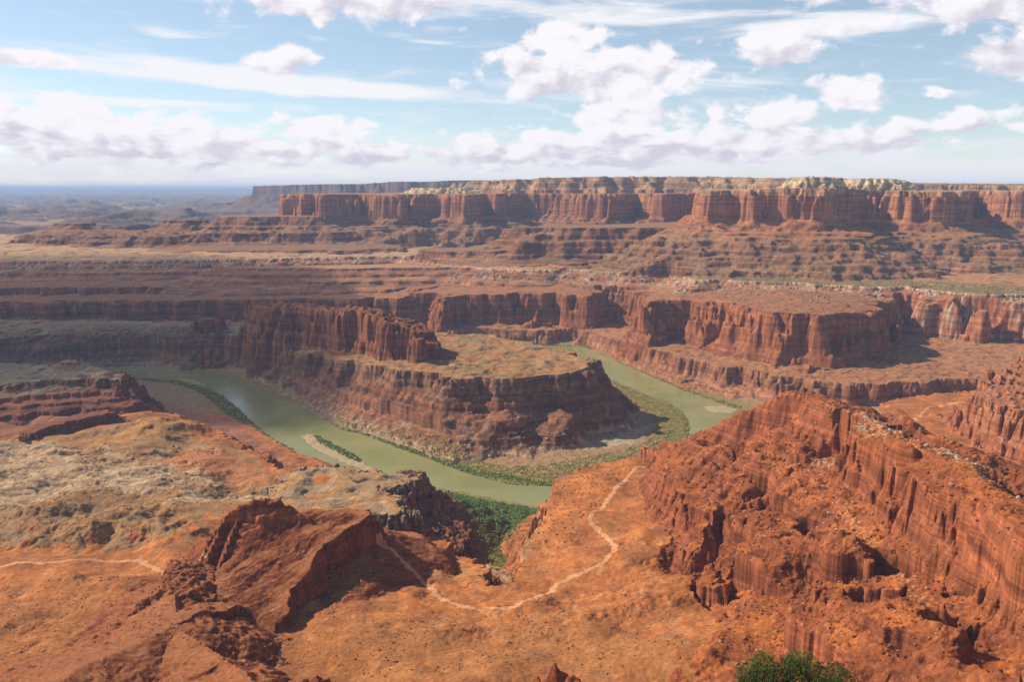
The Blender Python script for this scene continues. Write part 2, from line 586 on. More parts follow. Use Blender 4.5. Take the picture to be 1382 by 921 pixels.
# ---- white rim bench (grassy flat right, tan plain left)
B3 = PP([(-350, 352, 246), (0, 353, 246), (150, 352, 246), (270, 351, 246), (380, 349, 247), (480, 347, 247), (540, 345.5, 247), (575, 350, 247), (600, 357, 245), (660, 363, 244), (726, 364.5, 244), (760, 363, 245),
         (826, 368, 246), (900, 369, 247), (925, 372, 248), (940, 380, 249), (967, 377, 250), (1060, 382, 250), (1154, 386, 250), (1200, 388, 249), (1218, 386, 249), (1240, 390, 248), (1290, 395, 248), (1382, 398, 250), (1600, 405, 250)])
B3 = B3 + [(9000, 9000, 255), (-9000, 9000, 250)]
RUB = [(0, 0), (3, 9), (60, 26), (64, 35), (130, 48), (135, 58), (220, 82)]
d_b3 = mesa('bench', B3, RUB, [(T_SMOOTH, 200, 10), (T_RIDGE, 90, 6), (T_RIDGE2, 22, 2)], top=2 * smp(T_FBM, X, Y, 200) + np.clip((-sdf(B3) - 60) * 0.02, 0, 40), clip=d_b2)
B3B = PP([(285, 361.5, 238), (350, 362.5, 238), (460, 362.5, 239), (560, 361.5, 240), (620, 361, 242), (726, 366, 242), (740, 362, 242), (620, 356, 243), (540, 356, 240), (460, 358, 239), (340, 359, 238)])
mesa('bench', B3B, RUB, [(T_SMOOTH, 160, 8), (T_RIDGE2, 22, 2)], clip=d_b2)

# ---- the high country: pale upper tier and cap domes
WALL = ledgy([(0, 0), (8, 26), (18, 34), (30, 134), (130, 184)], 540, 345, 7, 5, .62, 1.3) + [(1000, 400)]
MESAL = [Q(396, 5500, 587), Q(403, 5380, 587), Q(430, 5330, 586), Q(462, 5400, 586), Q(500, 5480, 585), Q(513, 5330, 580), Q(524, 5290, 575), Q(545, 5450, 584),
         Q(590, 5500, 588), Q(616, 5340, 584), Q(630, 5300, 584), Q(650, 5480, 588), Q(700, 5650, 592), Q(735, 5700, 592), Q(752, 5750, 590), Q(775, 5500, 588),
         Q(800, 5100, 590), Q(810, 5010, 590), Q(830, 5150, 592), Q(860, 5250, 592), Q(880, 5080, 592), Q(893, 4980, 592), Q(912, 5060, 592), Q(930, 5300, 594),
         Q(945, 5500, 594), Q(960, 5200, 594), Q(1000, 4800, 596), Q(1180, 4500, 600), Q(1400, 5400, 590), Q(1800, 5200, 590), Q(1800, 9500, 600), Q(760, 9000, 600), Q(600, 8000, 590), Q(470, 7200, 585), Q(405, 6200, 586)]
WW = [(T_SMOOTH, 340, 40), (T_SMOOTH2, 130, 15), (T_RIDGE, 150, 4), (T_SMOOTH, 48, 2.5), (T_RIDGE2, 26, 1.6)]
MESAL = [(p[0], p[1], p[2] - 20) for p in MESAL]
d_ml = mesa('mesa', MESAL, WALL, WW, clip=d_b3, soft=5)
MESAR = [Q(955, 3950, 592), Q(962, 3850, 592), Q(985, 3830, 594), Q(999, 3900, 594), Q(1010, 3800, 597), Q(1040, 3770, 600), Q(1070, 3720, 605), Q(1100, 3680, 604), Q(1113, 3690, 602), Q(1122, 3850, 602),
         Q(1140, 4010, 600), Q(1170, 4120, 598), Q(1196, 4250, 594), Q(1203, 4080, 592), Q(1215, 3960, 592), Q(1250, 3900, 590), Q(1280, 3860, 588), Q(1288, 3950, 586), Q(1300, 4300, 588), Q(1318, 4650, 590), Q(1340, 4350, 592),
         Q(1362, 4200, 592), Q(1400, 4150, 592), Q(1500, 4100, 590), Q(1800, 4000, 590), Q(1800, 5600, 600), Q(1100, 5400, 605), Q(960, 5200, 596), Q(948, 4500, 594)]
d_mr = mesa('mesa', MESAR, WALL, [(T_SMOOTH, 240, 18), (T_SMOOTH2, 100, 8), (T_RIDGE, 130, 3), (T_SMOOTH2, 44, 2.0), (T_RIDGE2, 24, 1.8)], clip=d_b3, soft=5)

d_me = np.minimum(d_ml, d_mr) + 12
UP = [Q(628, 6900, 648), Q(660, 6500, 660), Q(700, 6250, 668), Q(745, 6000, 678), Q(800, 5850, 681), Q(880, 5800, 681), Q(940, 5800, 680), Q(985, 5500, 668),
      Q(1030, 5250, 662), Q(1100, 4900, 655), Q(1180, 4750, 655), Q(1230, 5100, 628), Q(1300, 5150, 622), Q(1382, 5000, 618), Q(1500, 4900, 612), Q(1800, 4900, 610), Q(1800, 12000, 650), Q(700, 12000, 680)]
mesa('plateau', UP, [(0, 0), (14, 26), (60, 40), (74, 66), (120, 84), (150, 160), (200, 500)], [(T_SMOOTH, 300, 45), (T_RIDGE, 120, 6), (T_RIDGE2, 30, 1.5)], top=3 * smp(T_FBM, X, Y, 120), clip=d_me)
CAPA = [Q(1066, 4040, 652), Q(1085, 3960, 655), Q(1115, 3960, 655), Q(1132, 4060, 654), Q(1120, 4300, 655), Q(1080, 4300, 655)]
mesa('cap_dome', CAPA, [(0, 0), (10, 8), (20, 22), (40, 42), (60, 70), (80, 400)], [(T_SMOOTH, 60, 8), (T_RIDGE2, 25, 2)], dome=4, clip=d_me)
CAPB = [Q(1128, 4420, 645), Q(1160, 4300, 652), Q(1200, 4280, 652), Q(1222, 4400, 640), Q(1215, 4700, 650), Q(1140, 4700, 650)]
mesa('cap_dome', CAPB, [(0, 0), (12, 6), (30, 24), (60, 42), (80, 70), (120, 500)], [(T_SMOOTH, 60, 10), (T_RIDGE2, 25, 2)], dome=4, clip=d_me)

CAPC = [Q(560, 5650, 606), Q(590, 5600, 608), Q(622, 5650, 606), Q(640, 6100, 610), Q(560, 6100, 608)]
mesa('cap_dome', CAPC, [(0, 0), (8, 12), (40, 22), (80, 40), (110, 400)], [(T_SMOOTH, 60, 12), (T_RIDGE2, 25, 2)], clip=d_me)
SLOPE = ledgy([(0, 0), (6, 13), (50, 38), (56, 50)], 330, 178, 5, 9, .62, 1.5) + [(420, 220)]
SW = [(T_SMOOTH, 300, 26), (T_SMOOTH2, 70, 4), (T_RIDGE2, 40, 1.5)]
S1 = [Q(688, 4250, 398), Q(718, 4080, 411), Q(760, 4050, 413), Q(830, 4040, 413), Q(900, 4020, 414), Q(950, 3940, 418), Q(1000, 3880, 425), Q(1080, 4300, 440), Q(950, 4480, 425), Q(740, 4420, 416)]
mesa('stepped_slope', S1, SLOPE, SW, clip=d_b3, soft=4)
S1B = [Q(562, 4180, 290), Q(600, 4100, 294), Q(650, 4020, 298), Q(690, 3960, 310), Q(760, 4000, 330), Q(700, 4300, 330), Q(580, 4350, 294)]
mesa('stepped_slope', S1B, [(0, 0), (5, 14), (40, 30), (200, 60)], [(T_SMOOTH, 160, 14), (T_RIDGE2, 40, 3)], clip=d_b3)
S2 = [Q(292, 5350, 424), Q(330, 5230, 427), Q(400, 5180, 430), Q(430, 5180, 432), Q(430, 5500, 432), Q(300, 5600, 428)]
mesa('stepped_slope', S2, SLOPE, SW, clip=d_b3)
S2A = [Q(30, 5200, 318), Q(100, 4950, 322), (Q(200, 4880, 326)), Q(320, 4850, 345), Q(480, 4850, 350), Q(480, 5400, 350), Q(300, 5600, 335), Q(100, 5600, 320)]
mesa('stepped_slope', S2A, [(0, 0), (6, 14), (40, 34), (46, 46), (110, 66), (300, 80)], SW, top=6 * smp(T_FBM, X, Y, 200), clip=d_b3)
mesa('knoll', [Q(72, 5600, 372), Q(100, 5500, 376), Q(128, 5600, 372), Q(110, 5750, 372)], [(0, 0), (6, 14), (60, 40), (200, 70)], [(T_SMOOTH, 120, 10)], clip=d_b3)
mesa('knoll', [Q(222, 5500, 396), Q(250, 5420, 398), Q(280, 5500, 396), Q(260, 5650, 396)], [(0, 0), (6, 14), (60, 44), (250, 110)], [(T_SMOOTH, 120, 10)], clip=d_b3)

# ---- gooseneck
GN = PP([(-350, 458, 100), (0, 457, 102), (60, 452, 103), (130, 448, 104), (200, 446, 105), (250, 447, 106), (330, 453, 107), (370, 464, 107), (400, 474, 107), (440, 481, 116), (480, 488, 132), (520, 495, 142), (560, 501, 148), (600, 508, 150), (640, 511, 150),
         (680, 511, 150), (720, 508, 150), (750, 506, 150), (780, 500, 150), (797, 498, 150), (804, 495, 150)]) + PP([
         (796, 484, 149), (776, 477, 148), (735, 467, 148), (700, 459, 148), (660, 452, 149), (600, 450, 150)]) + [Q(520, 2700, 150), Q(380, 2900, 118), Q(200, 3050, 108), Q(0, 3100, 104), Q(-350, 3100, 102)]
GPROF = [(0, 0), (4, 18), (9, 20), (15, 36), (46, 56), (52, 67), (88, 84), (94, 94), (135, 114), (141, 122), (190, 146), (230, 162), (420, 250)]
GWP = [P(820, 560, 60)[:2] + (0.62,), P(600, 560, 70)[:2] + (1.05,), P(450, 540, 50)[:2] + (0.95,), P(330, 490, 60)[:2] + (0.62,), P(200, 470, 60)[:2] + (0.5,), P(0, 475, 60)[:2] + (0.55,), P(720, 570, 60)[:2] + (0.95,)]
gtop = 2.2 * smp(T_FBM, X, Y, 130) + 3.0 * np.clip(smp(T_SMOOTH, X, Y, 260, 55, 90), -1, 1.5)
d_gn = mesa('gooseneck', GN, GPROF, [(T_SMOOTH, 150, 12), (T_RIDGE, 64, 2.2), (T_SMOOTH2, 34, 1.4), (T_RIDGE2, 18, .8)], wpts=GWP, top=gtop)
# pale rounded caps along the neck
for (u, v, z, rx) in [(35, 444, 118, 60), (150, 439, 124, 110), (90, 444, 116, 60), (230, 441, 122, 90)]:
    c = P(u, v + 4, z - 12)
    e = np.sqrt(((X - c[0]) / rx) ** 2 + ((Y - c[1]) / 70) ** 2)
    union('gooseneck', c[2] + 12 - 14 * e ** 2 + 1.5 * smp(T_RIDGE2, X, Y, 40))
BT = [P(338, 419, 222), P(352, 416, 226), P(380, 416, 231), P(420, 416, 236), P(480, 420, 248), P(505, 425, 246), P(520, 431, 240), P(548, 441, 226), P(562, 450, 214), P(572, 459, 202)] + [
      Q(580, 2260, 204), Q(556, 2330, 226), Q(500, 2440, 250), Q(420, 2600, 240), Q(350, 2760, 228), Q(332, 2720, 222)]
d_bt = mesa('butte', BT, [(0, 0), (3, 10), (8, 14), (16, 70), (24, 78), (34, 112), (90, 150), (200, 215)], [(T_SMOOTH, 120, 10), (T_RIDGE, 50, 4), (T_SMOOTH2, 26, 1.8), (T_RIDGE2, 15, 1.2)], top=4 * smp(T_FBM, X, Y, 60), clip=d_gn)
BT2 = [P(571, 462, 195), P(584, 460, 195), P(590, 468, 180)] + [Q(592, 2240, 180), Q(570, 2260, 190)]
mesa('butte', BT2, [(0, 0), (8, 30), (16, 60), (60, 100)], [(T_RIDGE2, 18, 3)])
BT3 = [Q(262, 2860, 146), Q(275, 2830, 152), Q(292, 2830, 150), Q(302, 2860, 142), Q(285, 2890, 150)]
mesa('butte', BT3, [(0, 0), (5, 18), (10, 22), (20, 50), (60, 80)], [(T_SMOOTH, 40, 5), (T_RIDGE2, 16, 3)])

# ---- foreground bench
FGR = PP([(1700, 540, 92), (1400, 531, 90), (1330, 529, 88), (1315, 527.5, 87), (1254, 533, 88), (1204, 540, 90), (1192, 547, 91), (1180, 565, 94)]) + [
    Q(1130, 1720, 100), Q(1060, 1640, 108), Q(980, 1560, 114), Q(930, 1500, 118)] + PP([
    (895, 611.5, 120), (850, 616, 120), (800, 629, 120), (762, 641, 120), (748, 658, 122), (731, 688, 124), (722, 712, 126), (714, 740, 127), (704, 765, 129), (692, 786, 131),
    (676, 795, 132), (662, 789, 127), (655, 776, 116), (644, 764, 102), (628, 757, 86), (608, 752, 74)]) + [
    Q(585, 1190, 72), Q(520, 1300, 90), Q(440, 1380, 100), Q(405, 1400, 104)] + PP([
    (380, 634, 100), (335, 607, 90), (300, 588, 88), (262, 572, 84), (238, 560, 96), (212, 556, 104)]) + [
    Q(190, 1830, 95), Q(120, 1930, 95), Q(0, 1990, 92), Q(-350, 2000, 92), (-3000, 900, 150), (-600, 300, 190), (0, 120, 220), (600, 300, 220), (3000, 900, 180)]
FGX = PP([(740, 800, 145), (830, 740, 142), (800, 700, 136), (840, 660, 128), (620, 820, 145), (560, 770, 104), (530, 745, 84), (600, 775, 112), (640, 790, 124), (600, 860, 155), (700, 900, 172), (800, 860, 166), (600, 915, 172), (900, 800, 160), (880, 725, 150), (950, 860, 182),
          (1050, 870, 190), (1250, 570, 95), (1330, 600, 104), (1200, 560, 93), (0, 765, 145), (150, 757, 146), (250, 757, 147), (50, 850, 158), (100, 800, 152), (180, 700, 139), (60, 700, 136), (300, 690, 140), (200, 650, 131), (60, 640, 128),
          (280, 640, 122), (340, 650, 112), (350, 628, 104), (220, 566, 122), (160, 600, 122), (60, 600, 120), (280, 605, 120), (420, 760, 140), (450, 830, 150), (480, 880, 162), (330, 870, 165), (430, 640, 116), (460, 690, 122)])
FPROF = [(0, 0), (4, 16), (9, 20), (16, 46), (30, 58), (80, 88), (160, 125), (300, 190)]
FWP = [P(330, 600, 60)[:2] + (3.2,), P(250, 560, 60)[:2] + (3.0,), P(380, 620, 60)[:2] + (2.4,), P(720, 720, 80)[:2] + (0.7,), P(750, 650, 80)[:2] + (0.7,), P(650, 760, 80)[:2] + (1.0,), P(676, 795, 120)[:2] + (1.4,), P(1220, 530, 80)[:2] + (0.7,), P(900, 600, 90)[:2] + (1,), P(100, 500, 90)[:2] + (1.5,)]
und = 3.0 * smp(T_SMOOTH, X, Y, 150, 40, 10) - 0.5 * smp(T_RIDGE2, X, Y, 80, 13, 80) * sstep(smp(T_SMOOTH, X, Y, 200), -.6, .8)
d_fg = mesa('ground', FGR, FPROF, [(T_SMOOTH, 90, 5), (T_RIDGE, 40, 3), (T_RIDGE2, 14, 1.4)], wpts=FWP, top=und, extra=FGX, eps=30)
# gorge head ramp
gh = P(680, 800, 130)
union('canyon_floor', np.where(d_fg > -5, 128 - np.hypot(X - gh[0], (Y - gh[1])) * 0.36 + 1.2 * smp(T_RIDGE2, X, Y, 30), -50))

# rolling shale hills (left)
def hillock(u, v, z, rx, ry, rot=0.0, power=1.5, name='ground', k=1.0):
    c = P(u, v, z)
    ca, sa = math.cos(rot), math.sin(rot)
    wx = X + 9 * smp(T_FBM, X, Y, 90)
    wy = Y + 9 * smp(T_FBM2, X, Y, 90)
    xx = (wx - c[0]) * ca + (wy - c[1]) * sa
    yy = -(wx - c[0]) * sa + (wy - c[1]) * ca
    e = np.sqrt((xx / rx) ** 2 + (yy / ry) ** 2 + 0.02)
    z0 = z - k * (e ** power) * 20
    union(name, z0 + 0.5 * smp(T_FBM, X, Y, 30))


def dune(u, v, dz, rx, ry, rot=0.0):
    """soft additive mound"""
    global hgt
    c = P(u, v, 135)
    ca, sa = math.cos(rot), math.sin(rot)
    wx = X + 8 * smp(T_FBM, X, Y, 70)
    wy = Y + 8 * smp(T_FBM2, X, Y, 70)
    xx = (wx - c[0]) * ca + (wy - c[1]) * sa
    yy = -(wx - c[0]) * sa + (wy - c[1]) * ca
    e = (xx / rx) ** 2 + (yy / ry) ** 2
    m = np.isin(fid, [NAMES.index('ground')])
    hgt = (hgt + np.where(m, dz * np.exp(-e), 0)).astype(np.float32)


for a in [(215, 570, 16, 70, 60, .3), (130, 605, 8, 60, 60), (60, 690, 10, 50, 34), (20, 725, 12, 40, 36), (120, 720, 14, 60, 40, .3), (180, 700, 10, 50, 40, .5), (220, 725, 12, 70, 34, .15), (330, 715, 10, 70, 26, .15), (100, 668, 9, 40, 26, .4),
          (250, 640, 5, 40, 30), (330, 645, -9, 50, 50), (315, 622, -8, 50, 40), (200, 665, -5, 60, 30), (570, 775, 8, 60, 40, -.3), (640, 860, 6, 90, 40), (860, 830, 8, 90, 30), (760, 850, 6, 80, 30), (100, 820, 8, 90, 34, .2), (30, 860, 8, 80, 40), (860, 760, 5, 50, 30),
          (930, 780, 6, 50, 22)]:
    dune(*a)

ST3 = strata_table(12, 1.4, 3.4, .78)
PALEZ = [[(-420, 606), (60, 590), (110, 610), (130, 640), (125, 668), (60, 690), (-420, 690)], [(140, 600), (190, 622), (200, 655), (120, 660)], [(125, 640), (180, 628), (250, 618), (300, 640), (300, 652), (250, 652), (200, 668), (130, 668)],
         [(250, 660), (330, 655), (390, 640), (392, 625), (410, 632), (380, 672), (260, 690), (215, 690)], [(195, 610), (240, 597), (300, 598), (295, 606), (240, 606), (200, 620)]]
pz = np.zeros_like(hgt)
for q_ in PALEZ:
    pz = np.maximum(pz, sstep(-(sdf(PP(q_, 126)) + 7 * smp(T_FBM, X, Y, 20, 8, 8)), -8, 8))
pz *= (fid == NAMES.index('ground'))
hgt = terrace(hgt + pz * (2.0 * smp(T_SMOOTH, X * .35, Y, 42, 7, 7) + .35 * smp(T_FBM, X * .5, Y, 20)), ST3, .92 * pz).astype(np.float32)
dunez = sstep(-sdf(PP([(-420, 690), (120, 680), (260, 690), (250, 745), (-420, 752)], 138)), -20, 20) * (fid == NAMES.index('ground'))
hgt = (hgt - dunez * .7 * smp(T_RIDGE, X, Y, 42, 4, 9)).astype(np.float32)

# ---- low tan mesa with dark east wall
M1 = PP([(388, 636, 112), (413, 630, 113), (440, 628, 113), (470, 630, 113), (500, 635, 112), (522, 638, 112), (545, 637, 110), (568, 638, 108), (560, 650, 110), (536, 656, 113), (528, 664, 114), (540, 676, 117), (557, 691, 120), (530, 696, 121), (503, 697, 122), (486, 700, 124), (470, 712, 126),
         (430, 730, 128), (385, 715, 127), (370, 690, 124), (365, 662, 119)])
M1W = [P(600, 690, 60)[:2] + (1.5,), P(530, 730, 80)[:2] + (0.9,), P(390, 660, 110)[:2] + (2.0,), P(450, 640, 80)[:2] + (0.8,)]
mtop = 3.5 * np.clip(smp(T_SMOOTH, X, Y, 110, 31, 7), -1.2, 1.4)
d_m1 = mesa('low_mesa', M1, [(0, 0), (3, 11), (7, 14), (12, 30), (22, 36), (30, 56), (60, 76), (130, 120)], [(T_SMOOTH, 60, 6), (T_RIDGE, 36, 4.5), (T_RIDGE2, 13, 2.0)], wpts=M1W, top=mtop, steps=0.5, tab=ST2)
# lower rock apron east of it
AP = PP([(575, 690, 62), (610, 690, 52), (634, 716, 42), (628, 740, 46), (612, 752, 56), (580, 745, 70), (545, 745, 76), (540, 720, 84)])
mesa('low_mesa', AP, [(0, 0), (3, 12), (10, 20), (40, 40), (100, 80)], [(T_RIDGE, 30, 5), (T_RIDGE2, 12, 2.2)], top=4 * smp(T_RIDGE2, X, Y, 34), steps=0.6, tab=ST2)

# ---- left butte with grey top
M2 = PP([(-350, 508, 168), (0, 520, 160), (40, 516, 160), (90, 513, 158), (140, 513, 156), (160, 514, 155), (174, 511, 155)]) + [Q(172, 1950, 154), Q(150, 1975, 156), Q(100, 2020, 160), Q(0, 2060, 162), Q(-350, 2060, 166)]
M2P = ledgy([(0, 0), (4, 8), (20, 14)], 150, 84, 6, 4, .62, 2.4) + [(200, 130)]
d_m2 = mesa('left_butte', M2, M2P, [(T_SMOOTH, 70, 6), (T_RIDGE, 40, 4), (T_RIDGE2, 14, 1.8)], wpts=[P(190, 545, 80)[:2] + (0.36,), P(190, 525, 60)[:2] + (0.36,), P(120, 560, 110)[:2] + (1.1,), P(60, 560, 110)[:2] + (1.5,), P(-50, 560, 110)[:2] + (1.5,)])
M2T = [P(45, 500, 172), P(75, 495, 175), P(110, 494, 175), P(138, 500, 170)] + [Q(125, 1965, 170), Q(60, 1985, 172)]
mesa('left_butte', M2T, [(0, 0), (10, 3), (60, 18), (200, 50)], [(T_SMOOTH, 70, 6)], top=2 * smp(T_FBM, X, Y, 40), clip=d_m2 + 6)
mesa('left_butte', [P(80, 490, 184), P(106, 489, 184), P(102, 485.5, 184), P(84, 486, 184)], [(0, 0), (3, 5), (20, 12), (80, 30)], [(T_RIDGE2, 16, 1.5)], clip=d_m2 + 6)
mesa('left_butte', [P(160, 506, 170), P(170, 503, 170), P(172, 499, 172)], [(0, 0), (4, 10), (8, 14), (14, 26), (40, 60)], [(T_RIDGE2, 14, 1)], clip=d_m2 - 4)
LED = PP([(36, 590, 128), (60, 578, 130), (100, 568, 130), (152, 557, 130), (146, 553, 130), (100, 560, 130), (55, 571, 130), (28, 582, 129)])
mesa('left_butte', LED, [(0, 0), (3, 9), (12, 16), (50, 34)], [(T_SMOOTH, 40, 3), (T_RIDGE2, 14, 1.4)])

# ---- great red hill at the right
HL = [Q(888, 1370, 150), Q(905, 1340, 172), Q(940, 1290, 206), Q(1000, 1240, 258), Q(1040, 1215, 282), Q(1068, 1200, 298), Q(1086, 1185, 300), Q(1110, 1130, 299), Q(1160, 1050, 304), Q(1200, 960, 312), Q(1260, 840, 323), Q(1340, 720, 327), Q(1382, 650, 333), Q(1460, 560, 345), Q(1560, 470, 352)]
face = [(0, 0), (5, 8), (16, 32), (30, 44), (110, 82), (118, 92), (170, 112), (182, 132), (300, 172), (420, 215)]
back = [(0, 0), (20, 4), (120, 34), (130, 46), (300, 120), (400, 180)]


def pmask(px, z, feather=14, lam=40, namp=10):
    d = sdf(PP(px, z)) + namp * smp(T_FBM, X, Y, lam, 8, 8)
    return sstep(-d, -feather, feather)


rug = pmask([(878, 600), (950, 590), (1000, 640), (985, 690), (960, 730), (930, 745), (870, 720)], 185)
rug = np.maximum(rug, pmask([(985, 690), (1060, 690), (1075, 730), (1040, 800), (1010, 860), (985, 800), (960, 760)], 205))
rug = np.maximum(rug, pmask([(1110, 800), (1210, 790), (1290, 840), (1382, 860), (1400, 930), (1130, 930), (1090, 880)], 225))
rug = np.maximum(rug, .8 * pmask([(1195, 620), (1240, 620), (1330, 680), (1400, 730), (1400, 830), (1300, 760), (1200, 720)], 280))
rug = np.maximum(rug, .7 * pmask([(1070, 535), (1110, 550), (1160, 600), (1180, 650), (1150, 640), (1090, 570)], 290))
hadd = 1.8 * smp(T_SMOOTH, X, Y, 70, 5, 70) + 0.25 * smp(T_FBM, X, Y, 20)
rug = rug * .45
ridge('hill', HL, back, face, [(T_SMOOTH, 170, 14), (T_SMOOTH, 70, 5), (T_SMOOTH2, 26, 1.6)], steps=0.5, tab=ST1, add=hadd, rug=rug, clip=d_fg)
# steep western end of the hill
HE = [Q(892, 1360, 150), Q(900, 1250, 172), Q(908, 1150, 182), Q(912, 1080, 178), Q(925, 1020, 162)]
ridge('hill', HE, [(0, 0), (60, -2), (100, 16), (160, 60)], [(0, 0), (6, 16), (14, 22), (20, 40), (60, 62)], [(T_RIDGE, 40, 4), (T_RIDGE2, 16, 2)], steps=0.6, tab=ST2, rug=rug * .8)


def spur(px, hh, width, name='hill'):
    global hgt
    d = upsample(seg_dist(PP(px), False, XC, YC)[0]) + 5 * smp(T_FBM, X, Y, 30)
    m = np.exp(-(np.maximum(d, 0) / width) ** 2) * (1.0 + .2 * smp(T_FBM, X, Y, 26))
    i = NAMES.index(name)
    z = np.where(fid == i, terrace(hgt + hh * m, ST1, .75 * sstep(m, .1, .5)), hgt)
    hgt = z.astype(np.float32)



HN = [(T_SMOOTH, 60, 4), (T_RIDGE, 32, 2.2), (T_SMOOTH2, 20, 1.0), (T_RIDGE2, 11, .5)]
HCL = [(0, 0), (3, 9), (6, 11), (10, 22), (14, 24), (19, 34), (34, 44), (60, 76)]
CLR = PP([(1150, 583, 300), (1185, 603, 302), (1215, 628, 303), (1250, 652, 304), (1300, 692, 305), (1350, 730, 307), (1400, 768, 309), (1480, 830, 312)]) + [Q(1560, 480, 345), Q(1460, 570, 340), Q(1382, 660, 328), Q(1340, 728, 322), Q(1260, 848, 318), Q(1200, 968, 307), Q(1165, 1030, 301)]
mesa('hill', CLR, [(0, 0), (3, 6), (9, 34), (14, 38), (20, 56), (34, 62), (70, 80)], HN, top=2 * smp(T_SMOOTH, X, Y, 40), clip=d_fg, eps=15, carve=60)
CLL = PP([(900, 626, 174), (914, 660, 178), (936, 684, 185), (968, 698, 193), (1000, 692, 206), (1012, 650, 218), (985, 602, 224), (940, 594, 206), (912, 604, 184)])
mesa('hill', CLL, HCL, HN, top=3 * smp(T_SMOOTH, X, Y, 30), steps=.5, tab=ST2, clip=d_fg, eps=15, carve=34)
CLA = PP([(1000, 690, 212), (1040, 686, 221), (1066, 694, 224), (1076, 716, 223), (1064, 760, 211), (1042, 772, 206), (1016, 745, 205)])
mesa('hill', CLA, HCL, HN, top=2 * smp(T_SMOOTH, X, Y, 24), steps=.5, tab=ST2, clip=d_fg, eps=15, carve=34)
for rp in ([(1040, 772, 204), (1056, 772, 206), (1040, 830, 190), (1024, 838, 184)], [(985, 735, 192), (1000, 735, 196), (978, 790, 176), (964, 786, 172)], [(945, 700, 184), (960, 704, 187), (938, 748, 168), (926, 742, 166)], [(1080, 760, 215), (1094, 762, 218), (1078, 820, 200), (1062, 818, 196)]):
    mesa('hill', PP(rp), [(0, 0), (2, 6), (5, 9), (8, 18), (12, 20), (16, 30), (50, 38)], HN[1:], top=1.5 * smp(T_SMOOTH, X, Y, 18), clip=d_fg, eps=8, carve=26)
CLB = PP([(1098, 838, 222), (1112, 806, 231), (1168, 794, 238), (1222, 798, 243), (1238, 826, 240), (1262, 822, 246), (1292, 838, 250), (1330, 850, 256), (1330, 800, 266), (1240, 768, 256), (1110, 780, 240)])
mesa('hill', CLB, [(0, 0), (3, 10), (7, 13), (11, 26), (15, 28), (20, 40), (60, 48), (80, 60)], HN, top=2 * smp(T_SMOOTH, X, Y, 30), clip=d_fg, eps=15, carve=60)
CLC = PP([(1090, 880, 206), (1150, 862, 214), (1210, 866, 222), (1250, 880, 228), (1290, 900, 236), (1290, 850, 248), (1100, 842, 220)])
mesa('hill', CLC, [(0, 0), (3, 8), (7, 11), (11, 22), (40, 28), (60, 40)], HN, top=2 * smp(T_SMOOTH, X, Y, 30), clip=d_fg, eps=15, carve=40)

# right edge butte
M5 = PP([(1322, 532, 180), (1332, 520, 200), (1350, 512, 214), (1382, 505, 224), (1450, 500, 230)]) + [Q(1450, 1750, 230), Q(1560, 1500, 230), Q(1450, 1430, 210), Q(1385, 1500, 190), Q(1345, 1560, 182)]
M5 = [Q(1324, 1640, 176), Q(1330, 1700, 196), Q(1350, 1760, 212), Q(1390, 1820, 226), Q(1500, 1850, 232), Q(1600, 1500, 230), Q(1460, 1400, 205), Q(1392, 1470, 190), Q(1350, 1560, 180)]
mesa('right_butte', M5, [(0, 0), (4, 14), (10, 20), (20, 50), (30, 58), (44, 84), (120, 130)], [(T_SMOOTH, 60, 7), (T_RIDGE, 36, 5), (T_RIDGE2, 14, 2)], top=4 * smp(T_RIDGE2, X, Y, 40))
# small knobs in front of the hill crest
for (u, v, z, r_) in [(1275, 592, 150, 8), (1240, 575, 128, 10), (1220, 572, 120, 8), (1300, 615, 150, 9), (1318, 640, 165, 14)]:
    c = P(u, v, z)
    hexa = [(c[0] + r_ * math.cos(a), c[1] + r_ * math.sin(a), z) for a in np.linspace(0, 6.28, 7)[:-1]]
    mesa('hill', hexa, [(0, 0), (2, 6), (6, 12), (12, 22), (40, 50)], [(T_RIDGE2, 14, 2)])

# ---- tilted red fin, left of centre
FIN = [Q(262, 905, 152), Q(285, 930, 190), Q(318, 955, 216), Q(350, 968, 226), Q(385, 968, 224), Q(418, 955, 206), Q(440, 965, 200), Q(475, 985, 201), Q(500, 985, 196), Q(520, 975, 176)]
rot = 0.62
wx = X + 1.2 * smp(T_SMOOTH, X, Y, 40)
strike = (wx * math.cos(rot) - Y * math.sin(rot)) + 2.5 * smp(T_SMOOTH, X, Y, 60)
_r = np.random.default_rng(77)
_sx, _sz, _q = [-2000.0], [0.0], -2000.0
while _q < 1500:
    wdt = _r.uniform(12, 38)
    amp_ = wdt * _r.uniform(.18, .40)
    _sx += [_q + wdt * .82, _q + wdt]
    _sz += [-amp_, amp_ * .5 * 0]
    _q += wdt
slabs = np.interp(strike, _sx, _sz).astype(np.float32)
SLAB = [P(300, 762, 172), P(262, 815, 166), P(250, 850, 160), P(300, 875, 155), P(345, 880, 152), P(372, 862, 154), P(392, 800, 170), P(430, 745, 186), P(470, 712, 195), P(505, 697, 197)] + [Q(500, 990, 198), Q(430, 985, 200), Q(340, 960, 200)]
d_sl = mesa('rock_fin', SLAB, [(0, 0), (3, 10), (8, 24), (14, 34), (40, 46), (90, 66), (140, 110)], [(T_SMOOTH, 60, 3), (T_RIDGE2, 20, .8)], top=slabs + 1.5, extra=PP([(330, 800, 172), (400, 760, 180), (440, 715, 192), (320, 850, 159), (370, 820, 165)]), eps=12)
FINT = [Q(258, 900, 150), Q(280, 925, 188), Q(305, 948, 212), Q(330, 958, 222), Q(352, 965, 227), Q(378, 965, 224), Q(398, 960, 214), Q(420, 955, 203)]
